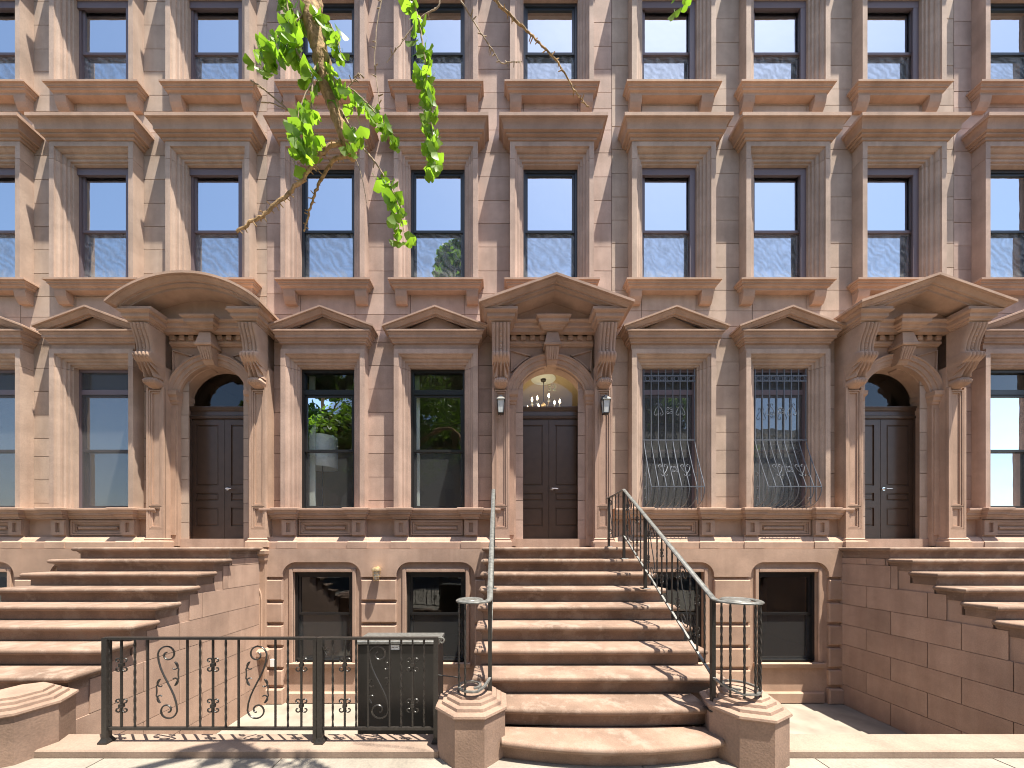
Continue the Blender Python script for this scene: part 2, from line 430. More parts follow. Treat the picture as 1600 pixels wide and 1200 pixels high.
def window_unit(house, cx, z0, z1, style, fr, y=YW):
    """sash window set in an opening; returns the outer frame part"""
    h = z1 - z0; yf = y + 0.045
    key = ('frame', style, fr.name, round(h, 3))
    hw = HW + 0.002
    if key not in unit_cache:
        mb = MB(); t = 0.045
        for x0, x1 in ((-hw, -hw + t), (hw - t, hw)): mb.box(x0, x1, 0, 0.11, 0.02, h)
        mb.box(-hw + t, hw - t, 0, 0.11, h - 0.055, h); mb.box(-hw + t, hw - t, 0.0, 0.11, 0.0, 0.03)
        if style == 'parlour':
            mb.box(-hw + t, hw - t, 0.002, 0.108, 2.125, 2.215)
        unit_cache[key] = mb.mesh('window', fr)
    w = place('window', unit_cache[key], house, (cx, yf, z0))
    top = 2.125 if style == 'parlour' else h - 0.055
    mid = {'parlour': 1.09, 'upper': h * 0.485, 'base': h * 0.53}[style]
    b0 = 0.03
    xi = hw - 0.047
    def sash(za, zb, yy, t=0.042):
        k2 = ('sash', fr.name, round(za, 3), round(zb, 3), yy)
        if k2 not in unit_cache:
            mb = MB()
            mb.box(-xi, -xi + t, yy, yy + 0.035, za, zb); mb.box(xi - t, xi, yy, yy + 0.035, za, zb)
            mb.box(-xi + t, xi - t, yy, yy + 0.035, zb - t, zb); mb.box(-xi + t, xi - t, yy, yy + 0.035, za, za + t)
            unit_cache[k2] = mb.mesh('sash', fr)
        s_ = place('sash', unit_cache[k2], w, (0, 0, 0), local=True)
        pane(za + t, zb - t, yy + 0.017, xi - t)
    def pane(za, zb, yy, xx):
        k3 = ('pane', style, round(za, 3), round(zb, 3), round(yy, 3), xx)
        if k3 not in unit_cache:
            unit_cache[k3] = MB().add([(-xx, yy, za), (xx, yy, za), (xx, yy, zb), (-xx, yy, zb)], [(0, 1, 2, 3)]).mesh('pane', M['glass_coated' if style == 'upper' else 'glass'])
        place('pane', unit_cache[k3], w, (0, 0, 0), local=True)
    sash(mid - 0.02, top, 0.02)
    sash(b0, mid + 0.02, 0.06)
    if style == 'parlour': pane(2.215, h - 0.055, 0.05, xi)
    k4 = ('screen', style, round(b0, 3), round(mid, 3), xi)
    if k4 not in unit_cache:
        unit_cache[k4] = MB().add([(-xi, 0.045, b0), (xi, 0.045, b0), (xi, 0.045, mid), (-xi, 0.045, mid)], [(0, 1, 2, 3)]).mesh('insect_screen', M['moire' if style == 'upper' else 'screen'])
    place('insect_screen', unit_cache[k4], w, (0, 0, 0), local=True)
    return w
def roller_shade(w, h, drop, mat, y=0.14, wave=0.0):
    xi = HW - 0.02; n = 40
    rs = []
    for z in (h * (1 - drop) , h - 0.02):
        rs.append([(-xi + 2 * xi * i / n, y + wave * math.sin(i * 1.7) * (0.6 + 0.4 * math.sin(i * 0.37)), z) for i in range(n + 1)])
    m = MB().rings(rs, False).mesh('shade', mat, 60)
    place('shade' if wave == 0 else 'curtain', m, w, (0, 0, 0), local=True)
SILL = [(0.07, -0.165), (0.115, -0.164), (0.115, -0.132), (0.122, -0.122), (0.146, -0.112), (0.155, -0.088), (0.155, -0.078), (0.172, -0.076), (0.172, -0.058), (0.184, -0.044), (0.184, -0.036), (0.208, -0.034), (0.208, -0.004), (0.203, 0.0)]
LINTEL = [(0.172, 0.03), (0.205, 0.031), (0.205, 0.080), (0.245, 0.082), (0.245, 0.118), (0.285, 0.122), (0.285, 0.150), (0.287, 0.168), (0.293, 0.195), (0.305, 0.224), (0.322, 0.246), (0.335, 0.256), (0.335, 0.263), (0.360, 0.265), (0.360, 0.325), (0.350, 0.33)]
def bracket_mesh(mat):
    k = ('bracket', mat.name)
    if k not in unit_cache:
        prof = [(0.0, 0), (0.0, -0.20), (0.05, -0.20), (0.075, -0.165), (0.105, -0.10), (0.115, -0.04), (0.12, 0)]
        mb = MB()
        mb.rings([[(-0.105, -p, z) for p, z in prof], [(0.105, -p, z) for p, z in prof]], True, True, True)
        unit_cache[k] = mb.mesh('sill_bracket', mat)
    return unit_cache[k]
def upper_bay(house, cx, zz, sty):
    tr = sty['trim']; z0, z1 = zz
    hz = z1
    place('architrave_head', arch_mesh('head', z0, z1, sty['jamb']), house, (cx, YW, 0))
    place('architrave_jamb', arch_mesh('left', z0, z1, sty['jamb']), house, (cx, YW, 0))
    place('architrave_jamb', arch_mesh('right', z0, z1, sty['jamb']), house, (cx, YW, 0))
    k = ('lintel', tr.name)
    if k not in unit_cache:
        mb = MB(); mb.cornice(-0.752, 0.752, 0, LINTEL, 0.168)
        unit_cache[k] = mb.mesh('lintel_cornice', tr)
    place('lintel_cornice', unit_cache[k], house, (cx, YW, z1 + 0.225))
    k = ('sill', tr.name)
    if k not in unit_cache:
        mb = MB(); mb.cornice(-0.752, 0.752, 0, SILL, 0.11)
        unit_cache[k] = mb.mesh('window_sill', tr)
    s_ = place('window_sill', unit_cache[k], house, (cx, YW, z0))
    for s in (-1, 1):
        place('sill_bracket', bracket_mesh(tr), s_, (s * 0.645, 0, -0.166), local=True)
    w = window_unit(house, cx, z0, z1, 'upper', sty['frame'])
    h = z1 - z0
    if sty['screened']:
        MB().box(-HW, HW, -0.03, 0.0, h - 0.13, h - 0.003).build('head_panel', M['frame_mauve'], w, local=True, loc=(0, 0, 0))
        MB().box(HW - 0.10, HW - 0.001, -0.028, -0.001, 0.03, h - 0.131).build('side_panel', M['frame_mauve'], w, local=True, loc=(0, 0, 0))
    roller_shade(w, h, 0.985 if sty['shade'] else 0.55, M['shade'], 0.112)
    if not sty['shade']: roller_shade(w, h, 0.98, M['curtain'], 0.15, 0.016)
def gable_path(hw, z_end, z_apex):
    return [(-hw, z_end), (0, z_apex), (hw, z_end)]
def arc_path(hw, z_end, z_apex, n=20):
    hgt = z_apex - z_end; r = (hw * hw + hgt * hgt) / (2 * hgt); a0 = math.asin(hw / r)
    return [(r * math.sin(-a0 + 2 * a0 * i / n), z_apex - r + r * math.cos(-a0 + 2 * a0 * i / n)) for i in range(n + 1)]
def parlour_bay(house, cx, sty, window=True):
    tr = sty['trim']; z0, z1 = WINP
    place('architrave_head', arch_mesh('head', z0, z1, sty['jamb']), house, (cx, YW, 0))
    place('architrave_jamb', arch_mesh('left', z0, z1, sty['jamb']), house, (cx, YW, 0))
    place('architrave_jamb', arch_mesh('right', z0, z1, sty['jamb']), house, (cx, YW, 0))
    k = ('frieze', tr.name)
    if k not in unit_cache:
        unit_cache[k] = MB().box(-0.752, 0.752, -0.150, 0, 5.322, 5.424).mesh('frieze', tr)
        mb = MB(); mb.cornice(-0.752, 0.752, 0, [(0.155, 5.424), (0.178, 5.425), (0.178, 5.455), (0.192, 5.462), (0.205, 5.482), (0.205, 5.494), (0.228, 5.496), (0.228, 5.545), (0.24, 5.556), (0.25, 5.578), (0.25, 5.590), (0.268, 5.592), (0.268, 5.620), (0.26, 5.625)], 0.155)
        unit_cache[k + (1,)] = mb.mesh('pediment_cornice', tr)
        mb = MB(); mb.rake(gable_path(0.80, 5.74, 6.035), 0, [(0.17, -0.135), (0.195, -0.134), (0.195, -0.110), (0.222, -0.108), (0.232, -0.088), (0.25, -0.066), (0.262, -0.046), (0.262, -0.036), (0.288, -0.034), (0.288, -0.004), (0.28, 0.0)], 0.155, 0.37)
        unit_cache[k + (2,)] = mb.mesh('pediment_rake', tr)
        mb = MB(); mb.prism([(-0.76, 5.60), (0.76, 5.60), (0, 5.95)], -0.10, 0.0)
        unit_cache[k + (3,)] = mb.mesh('tympanum', tr)
    place('frieze', unit_cache[k], house, (cx, YW, 0))
    p = place('pediment_cornice', unit_cache[k + (1,)], house, (cx, YW, 0))
    place('pediment_rake', unit_cache[k + (2,)], p, (0, 0, 0), local=True)
    place('tympanum', unit_cache[k + (3,)], p, (0, 0, 0), local=True)
    w = window_unit(house, cx, z0, z1, 'parlour', sty['pframe'])
    if sty['screened']:
        MB().add([(-0.45, 0.012, 0.03), (0.45, 0.012, 0.03), (0.45, 0.012, 2.53), (-0.45, 0.012, 2.53)], [(0, 1, 2, 3)]).build('storm_screen', M['screen_dark'], w, local=True, loc=(0, 0, 0))
    return w
COURSE_P = [(0.10, 2.285), (0.122, 2.286), (0.122, 2.318), (0.135, 2.324), (0.150, 2.345), (0.150, 2.358), (0.172, 2.36), (0.172, 2.392), (0.183, 2.402), (0.195, 2.424), (0.195, 2.434), (0.212, 2.436), (0.212, 2.470), (0.205, 2.475)]
BASE_P = [(0.20, 1.757), (0.20, 1.865), (0.195, 1.875), (0.165, 1.90), (0.16, 1.915), (0.13, 1.95), (0.11, 1.965), (0.105, 1.972)]
def pedestal_zone(house, x0, x1, bays, sty):
    """continuous sill course, panels and pedestals below the parlour windows"""
    tr = sty['trim']
    mb = MB(); mb.cornice(x0, x1, YW, COURSE_P, 0, 0); mb.build('sill_course', tr, house)
    mb = MB(); mb.cornice(x0, x1, YW, BASE_P, 0, 0); mb.build('base_course', tr, house)
    mb = MB(); mb.box(x0, x1, YW - 0.055, YW, 1.972, 2.286); mb.build('pedestal_wall', tr, house)
    for cx in bays:
        for s in (-1, 1):
            px = cx + s * 0.625; w = 0.122
            mb = MB()
            mb.box(px - w, px + w, YW - 0.135, YW - 0.05, 1.972, 2.286)
            q = mb.build('pedestal', tr, house)
            mb = MB()                                   # raised border leaves a sunk panel
            for a, b, c, d in ((-w + .004, -0.04, 2.0, 2.27), (0.04, w - .004, 2.0, 2.27), (-0.04, 0.04, 2.22, 2.27), (-0.04, 0.04, 2.0, 2.05)):
                mb.box(px + a, px + b, YW - 0.165, YW - 0.13, c, d)
            mb.build('panel_frame', tr, q)
            mb = MB(); mb.cornice(px - w, px + w, YW, [(p + 0.085, z + 0.003) for p, z in COURSE_P], 0.185, 1.0); mb.build('pedestal_cap', tr, q)
            mb = MB(); mb.cornice(px - w, px + w, YW, [(p + 0.012, z + 0.003) for p, z in BASE_P], 0.12, 0.6); mb.build('pedestal_base', tr, q)
        # sunk panel with mouldings
        for d, yy in ((0.0, 0.105), (0.032, 0.09), (0.058, 0.075)):
            a, b, c, e = cx - 0.47 + d, cx + 0.47 - d, 1.995 + d, 2.265 - d
            t = 0.026
            mb = MB()
            for q in ((a, b, c, c + t), (a, b, e - t, e), (a, a + t, c + t, e - t), (b - t, b, c + t, e - t)):
                mb.box(q[0], q[1], YW - yy, YW - 0.05, q[2], q[3])
            mb.build('panel_frame', tr, house)
        mb = MB(); mb.cbox(cx - 0.36, cx + 0.36, YW - 0.085, YW - 0.05, 2.105, 2.155, 0.01); mb.build('sunk_panel', tr, house)
BC = [1.23, 0.812, 0.415, 0.012, -0.378, -0.70]           # rustication grooves
def basement(house, x0, x1, bays, sty, grille=False):
    bs = sty['base']
    # recessed backing wall
    holes = [(c - 0.53, c + 0.53) for c in bays]
    mb = MB()
    xs = [x0] + [v for h in holes for v in h] + [x1]
    for i in range(0, len(xs), 2): mb.box(xs[i], xs[i + 1], YB + 0.05, YB + 0.30, AREA, 1.757)
    for a, b in holes:
        mb.box(a, b, YB + 0.05, YB + 0.30, 1.335, 1.757); mb.box(a, b, YB + 0.05, YB + 0.30, AREA, -0.30)
    mb.build('basement_wall', bs, house)
    # lintel band with rounded corners over each alcove
    AW = 0.695; ZT = 1.515; rr = 0.24
    mb = MB()
    mb.box(x0, x1, YB, YB + 0.05, ZT, 1.754)
    edges = [x0]
    for c in bays: edges += [c - AW, c + AW]
    edges.append(x1)
    for i in range(0, len(edges), 2): mb.box(edges[i], edges[i + 1], YB, YB + 0.05, 1.255, ZT)
    for c in bays:
        for s in (-1, 1):
            xe = c + s * AW
            arc = [(xe - s * rr + s * rr * math.sin(t * PI / 20), ZT - rr + rr * math.cos(t * PI / 20)) for t in range(11)]
            mb.prism([(xe, ZT)] + arc, YB, YB + 0.05)
    mb.build('basement_lintel_band', bs, house)
    # rusticated courses
    for i in range(0, len(edges), 2):
        a, b = edges[i], edges[i + 1]
        if b - a < 0.05: continue
        for k in range(len(BC) - 1):
            z1 = BC[k] - 0.028; z0 = BC[k + 1] + 0.028
            MB().cbox(a + 0.002, b - 0.002, YB - 0.002, YB + 0.06, z0, z1, 0.016).build('rusticated_block', bs, house)
        MB().cbox(a - 0.02, b + 0.02, YB - 0.03, YB + 0.06, AREA, -0.73, 0.02).build('basement_plinth', bs, house)
    for c in bays:
        # window sill and apron
        mb = MB(); mb.cornice(c - 0.60, c + 0.60, YB + 0.05, [(0.02, -0.36), (0.06, -0.355), (0.075, -0.285), (0.06, -0.275)], 0.02, 0.4); mb.build('basement_sill', bs, house)
        mb = MB(); mb.cbox(c - 0.62, c + 0.62, YB + 0.0, YB + 0.06, AREA, -0.80, 0.02); mb.build('basement_plinth', bs, house)
        for s in (-1, 1):
            MB().cbox(min(c + s * 0.53, c + s * 0.60), max(c + s * 0.53, c + s * 0.60), YB + 0.022, YB + 0.06, -0.275, 1.40, 0.01).build('basement_jamb', bs, house)
        MB().cbox(c - 0.53, c + 0.53, YB + 0.022, YB + 0.06, 1.335, 1.40, 0.01).build('basement_head', bs, house)
        w = window_unit(house, c, -0.28, 1.335, 'base', M['frame_dark'], YB + 0.06)
        w.scale.x = 1.055
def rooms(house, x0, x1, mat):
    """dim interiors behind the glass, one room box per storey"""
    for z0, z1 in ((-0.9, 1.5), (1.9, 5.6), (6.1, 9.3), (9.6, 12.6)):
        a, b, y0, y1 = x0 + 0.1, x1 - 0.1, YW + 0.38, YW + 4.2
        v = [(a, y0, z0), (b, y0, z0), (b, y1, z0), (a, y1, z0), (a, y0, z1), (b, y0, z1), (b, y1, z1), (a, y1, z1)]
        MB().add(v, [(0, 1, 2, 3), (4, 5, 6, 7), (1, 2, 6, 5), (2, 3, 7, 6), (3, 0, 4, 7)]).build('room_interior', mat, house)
def make_house(x0, x1, A, B, C, sty, label, dz=0.0):
    house = thing('brownstone_house', label, 'house', ((x0 + x1) / 2, YW, AREA), 'brownstone row houses')
    # backing wall with openings
    opens = [(c - HW, c + HW, z0, z1) for c in (A, B) for z0, z1 in (WINP, WIN2, WIN3)] + [(C - HW, C + HW, z0, z1) for z0, z1 in (WIN2, WIN3)] + [(C - 0.64, C + 0.64, 1.78, 5.12)]
    xs = sorted(set([x0, x1] + [v for o in opens for v in o[:2]])); zs = sorted(set([1.757, 14.2] + [v for o in opens for v in o[2:]]))
    mb = MB(); yb = YW + 0.014
    for i in range(len(xs) - 1):
        for j in range(len(zs) - 1):
            mx, mz = (xs[i] + xs[i + 1]) / 2, (zs[j] + zs[j + 1]) / 2
            if any(o[0] < mx < o[1] and o[2] < mz < o[3] for o in opens): continue
            mb.add([(xs[i], yb, zs[j]), (xs[i + 1], yb, zs[j]), (xs[i + 1], yb, zs[j + 1]), (xs[i], yb, zs[j + 1])], [(0, 1, 2, 3)])
    mb.box(x0, x1, YW + 0.02, YW + 0.6, 14.203, 14.4)
    wall = mb.build('wall', M['mortar'], house)
    # coursed stone blocks
    um = unit_block(sty['stone'])
    cs = [COURSES[0]] + [c + dz for c in COURSES[1:-1]] + [COURSES[-1]]
    gx = 0.005
    def blk(a, b, c, d):
        if b - a < 0.05 or d - c < 0.05: return
        place('stone_block', um, wall, ((a + b) / 2, YW + rnd.uniform(0, 0.003), (c + d) / 2), scale=(b - a - 2 * gx, 0.014, d - c - 2 * gx))
    piers = [(x0, A - HW), (A + HW, B - HW), (B + HW, C - HW), (C + HW, x1)]
    for a, b in piers:
        for j in range(len(cs) - 1): blk(a, b, cs[j], cs[j + 1])
    for c in (A, B, C):
        spans = [(WINP[1], WIN2[0]), (WIN2[1], WIN3[0]), (WIN3[1], 14.2)] if c != C else [(5.2, WIN2[0]), (WIN2[1], WIN3[0]), (WIN3[1], 14.2)]
        for lo, hi in spans:
            for j in range(len(cs) - 1):
                blk(c - HW, c + HW, max(lo, cs[j]), min(hi, cs[j + 1]))
    MB().cornice(x0, x1, YW, [(0.0, 14.2), (0.08, 14.22), (0.1, 14.4), (0.0, 14.42)], 0, 0).build('parapet_coping', sty['trim'], house)
    for c in (A, B, C):
        upper_bay(house, c, WIN2, sty); upper_bay(house, c, WIN3, sty)
    wins = [parlour_bay(house, c, sty) for c in (A, B)]
    pedestal_zone(house, x0, C - 0.92, (A, B), sty)
    basement(house, x0, min(C - 0.70, x1), (A, B), sty)
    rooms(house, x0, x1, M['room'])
    return house, wins

# ------------------------------------------------------------------ entrance portal
def console_mesh(mat):
    """carved scroll bracket: fluted upper part, rolled knee, acanthus lower part"""
    k = ('console', mat.name)
    if k in unit_cache: return unit_cache[k]
    prof = [(0.47, 5.585), (0.455, 5.52), (0.425, 5.44), (0.395, 5.36), (0.375, 5.28), (0.365, 5.20), (0.372, 5.15), (0.405, 5.135), (0.435, 5.105), (0.44, 5.065), (0.425, 5.02), (0.395, 4.98), (0.355, 4.93), (0.32, 4.87), (0.295, 4.81), (0.285, 4.76), (0.305, 4.735), (0.325, 4.70), (0.315, 4.66), (0.27, 4.625), (0.215, 4.605), (0.20, 4.60)]
    # resample
    pts = []
    for i in range(len(prof) - 1):
        for t in range(4):
            a = t / 4; pts.append((prof[i][0] * (1 - a) + prof[i + 1][0] * a, prof[i][1] * (1 - a) + prof[i + 1][1] * a))
    pts.append(prof[-1])
    nx = 48; rs = []
    for p, z in pts:
        row = []
        up = min(1, max(0, (z - 4.98) / 0.06))
        hw = 0.155 if z > 5.0 else 0.155 - 0.03 * min(1, (5.0 - z) / 0.2)
        if z < 4.76: hw = 0.125 * math.sqrt(max(0.05, 1 - ((4.70 - z) / 0.11) ** 2)) if z < 4.70 else 0.10 + 0.025 * (4.76 - z) / 0.06
        for i in range(nx + 1):
            u = -1 + 2 * i / nx
            flute = 0.036 * abs(math.sin((u + 1) * 2.5 * PI)) ** 0.6          # five rounded ribs
            if abs(u) < 0.16 and z > 5.15: flute += 0.007 * math.sin(z * 190)  # bead string
            # acanthus: lines diverge towards the bottom
            t = (4.99 - z) / 0.24
            ph = abs(u) * 9.0 / (0.55 + 0.9 * max(0, t)) + 5.0 * max(0, t) * (1 - abs(u)) * 0.4
            leaf = 0.036 * math.sin(ph * 1.55) * min(1, max(0, t * 4))
            if z < 4.76: leaf = 0.012 * abs(math.sin((u + 1) * 3.5 * PI))
            d = flute * up + leaf * (1 - up) - 0.03 * abs(u) ** 6
            row.append((u * hw, -(p + d), z))
        row = [(row[0][0], 0, z)] + row + [(row[-1][0], 0, z)]
        rs.append(row)
    mb = MB(); mb.rings(rs, False); mb.add(rs[-1], [tuple(range(len(rs[-1])))])
    unit_cache[k] = mb.mesh('console_bracket', mat, 40)
    return unit_cache[k]
def make_portal(house, cx, sty, arc=False):
    tr = sty['trim']
    # pilasters with sunk panels
    for s in (-1, 1):
        px = cx + s * 0.915
        w = 0.155
        pil = MB().box(px - w, px + w, YW - 0.17, YW, 1.90, 5.58).build('pilaster', tr, house)
        for z0, z1, iw in ((2.55, 4.53, 0.065), (2.16, 2.46, 0.062)):
            for d, yy in ((0.0, 0.20), (0.028, 0.188)):
                mb = MB(); t = 0.022; a = iw + 0.05 - d; c0, c1 = z0 + d - 0.05, z1 - d + 0.05
                for q in ((-a, a, c1 - t, c1), (-a, a, c0, c0 + t), (-a, -a + t, c0 + t, c1 - t), (a - t, a, c0 + t, c1 - t)):
                    mb.box(px + q[0], px + q[1], YW - yy, YW - 0.16, q[2], q[3])
                mb.build('panel_frame', tr, pil)
        mb = MB()                                       # pilaster stiles stand proud around the panels
        for q in ((-w, -0.118, 2.101, 4.62), (0.118, w, 2.101, 4.62), (-0.118, 0.118, 2.515, 2.495 + 0.0)):
            if q[3] > q[2]: mb.box(px + q[0], px + q[1], YW - 0.205, YW - 0.165, q[2], q[3])
        mb.box(px - w, px + w, YW - 0.205, YW - 0.165, 1.90, 2.10 - 0.0)
        mb.build('pilaster_stile', tr, pil)
        mb = MB(); mb.cornice(px - w, px + w, YW, [(0.25, 1.78), (0.25, 1.87), (0.245, 1.885), (0.22, 1.90), (0.225, 1.925), (0.205, 1.945)], 0.205, 1.0); mb.build('pilaster_base', tr, pil)
        place('console_bracket', console_mesh(tr), house, (px, YW, 0))
        # block of the entablature over the bracket
        mb = MB(); mb.cornice(px - 0.165, px + 0.165, YW, [(0.40, 5.585), (0.46, 5.59), (0.465, 5.615), (0.49, 5.625), (0.495, 5.65), (0.525, 5.665), (0.53, 5.675), (0.53, 5.725), (0.555, 5.735), (0.575, 5.75), (0.58, 5.765)], 0.46, 1.0)
        mb.build('entablature_block', tr, house)
        # inner jamb pier with impost cap
        xi0, xi1 = (cx - 0.80, cx - 0.64) if s < 0 else (cx + 0.64, cx + 0.80)
        j = MB().box(xi0, xi1, YW - 0.06, YW + 0.26, 1.80, 4.42).build('door_jamb', tr, house)
        MB().box(xi0 + 0.035, xi1 - 0.035, YW - 0.075, YW - 0.05, 2.0, 4.30).build('jamb_moulding', tr, j)
        mb = MB(); mb.cornice(xi0, xi1, YW, [(0.06, 4.38), (0.075, 4.385), (0.08, 4.42), (0.10, 4.44), (0.105, 4.50), (0.135, 4.53), (0.14, 4.60), (0.06, 4.605)], 0.06, 0.5, back=0.24)
        mb.build('impost', tr, j)
    # arched wall over the door
    r = 0.64; zs = 4.45; n = 32; mb = MB(); y0, y1 = YW - 0.045, YW + 0.25
    x0, x1, zt = cx - 0.80, cx + 0.80, 5.50
    front, outer = [], []
    for i in range(n + 1):
        t = PI - PI * i / n
        c, sn = math.cos(t), math.sin(t)
        front.append((cx + r * c, zs + r * sn))
        k = min(0.80 / max(1e-6, abs(c)), (zt - zs) / max(1e-6, sn)); outer.append((cx + k * c, zs + k * sn))
    rs = [[(x, y1, z) for x, z in front], [(x, y0, z) for x, z in front], [(x, y0, z) for x, z in outer]]
    mb.rings(rs, False); mb.build('arch_wall', tr, house)
    # archivolt
    rs = []
    for u, p in [(0.0, 0.02), (0.0, 0.055), (0.03, 0.06), (0.035, 0.075), (0.10, 0.082), (0.106, 0.10), (0.165, 0.105), (0.175, 0.12), (0.195, 0.12), (0.20, 0.04)]:
        rs.append([(cx + (r + u - 0.002) * math.cos(PI - PI * i / n), YW - p, zs + (r + u - 0.002) * math.sin(PI - PI * i / n)) for i in range(n + 1)])
    MB().rings(rs, False).build('archivolt', tr, house, 25)
    # soffit panels of the arch
    for a0, a1 in ((100, 172), (8, 80)):
        rs = []
        for rr_, yy in ((r - 0.002, YW + 0.02), (r - 0.014, YW + 0.03), (r - 0.014, YW + 0.16), (r - 0.002, YW + 0.17)):
            rs.append([(cx + rr_ * math.cos(R(a0 + (a1 - a0) * i / 14)), yy, zs + rr_ * math.sin(R(a0 + (a1 - a0) * i / 14))) for i in range(15)])
        MB().rings(rs, False).build('soffit_panel', tr, house, 30)
    # spandrel panels
    for s in (-1, 1):
        A_ = (cx + s * 0.735, 5.36); B_ = (cx + s * 0.36, 5.36); 
        arc_ = [(cx + s * 0.885 * math.cos(R(a)), zs + 0.885 * math.sin(R(a))) for a in (66, 60, 54, 48, 42, 36)]
        arc_ = [(x if abs(x - cx) < 0.735 else cx + s * 0.735, min(z, 5.36)) for x, z in arc_]
        loop = [A_] + arc_
        path = [(x, YW - 0.055, z) for x, z in loop]
        MB().sweep(path, [(-0.014, -0.012), (0.014, -0.012), (0.014, 0.016), (-0.014, 0.016)], (0, -1, 0), closed=True).build('spandrel_moulding', tr, house)
    # keystone
    mb = MB()
    rs = [[(cx - w_, YW - 0.05, z), (cx - w_, YW - p, z), (cx + w_, YW - p, z), (cx + w_, YW - 0.05, z)] for w_, p, z in ((0.085, 0.13, 5.06), (0.09, 0.16, 5.09), (0.105, 0.20, 5.18), (0.118, 0.25, 5.30), (0.12, 0.255, 5.335))]
    mb.rings(rs, True, True, True)
    ks = mb.build('keystone', tr, house)
    mb = MB(); mb.cornice(cx - 0.12, cx + 0.12, YW, [(0.27, 5.338), (0.285, 5.345), (0.29, 5.375), (0.27, 5.40), (0.25, 5.50), (0.235, 5.585)], 0.255, 1.0); mb.build('keystone_cap', tr, ks)
    for i in range(5):
        xx = cx - 0.092 + 0.046 * i
        MB().tube([(cx + (xx - cx) * 0.86, YW - 0.185, 5.13), (xx, YW - 0.252, 5.33)], 0.017, 8).build('keystone_flute', tr, ks, 40)
    # dentils
    MB().box(cx - 0.76, cx + 0.76, YW - 0.09, YW, 5.497, 5.605).build('dentil_band', tr, house)
    MB().cornice(cx - 0.76, cx + 0.76, YW, [(0.05, 5.425), (0.075, 5.43), (0.085, 5.45), (0.105, 5.46), (0.11, 5.495)], 0, 0).build('dentil_moulding', tr, house)
    for i in range(9):
        xx = cx - 0.68 + 0.17 * i
        if abs(xx - cx) < 0.15: continue
        MB().box(xx - 0.043, xx + 0.043, YW - 0.135, YW - 0.085, 5.515, 5.59).build('dentil', tr, house)
    # middle entablature
    E = [(0.13, 5.60), (0.16, 5.605), (0.165, 5.625), (0.195, 5.64), (0.20, 5.66), (0.235, 5.675), (0.245, 5.69), (0.245, 5.745), (0.27, 5.755), (0.285, 5.775), (0.285, 5.79)]
    MB().cornice(cx - 0.78, cx + 0.78, YW, E, 0, 0).build('entablature', tr, house)
    MB().cornice(cx - 0.26, cx + 0.26, YW, [(p + 0.12, z + 0.004) for p, z in E], 0.365, 1.0).build('entablature_centre', tr, house)
    # pediment
    path = arc_path(1.28, 5.85, 6.33) if arc else gable_path(1.28, 5.85, 6.30)
    se = 0.75 if arc else 0.352
    prof = [(0.215, -0.186), (0.50, -0.183), (0.50, -0.148), (0.514, -0.138), (0.555, -0.135), (0.555, -0.108), (0.580, -0.105), (0.592, -0.085), (0.612, -0.066), (0.634, -0.053), (0.634, -0.046), (0.668, -0.043), (0.668, -0.003), (0.66, 0.0)]
    rk = MB().rake(path, YW, prof, 0.668, se).build('pediment_rake', tr, house)
    if arc: poly = [(cx + x, z - 0.05) for x, z in path] + [(cx + 1.0, 5.60), (cx - 1.0, 5.60)]
    else: poly = [(cx - 1.0, 5.60), (cx + 1.0, 5.60), (cx + 1.0, 5.82), (cx, 6.2), (cx - 1.0, 5.82)]
    for v in rk.data.vertices: v.co.x += cx
    MB().prism(poly, YW - 0.22, YW).build('tympanum', tr, house)
    # returns that close the pediment ends down to the blocks
    for s in (-1, 1):
        px = cx + s * 0.915
        MB().box(px - 0.285, px + 0.285, YW - 0.55, YW, 5.766, 5.82).build('pediment_return', tr, house)
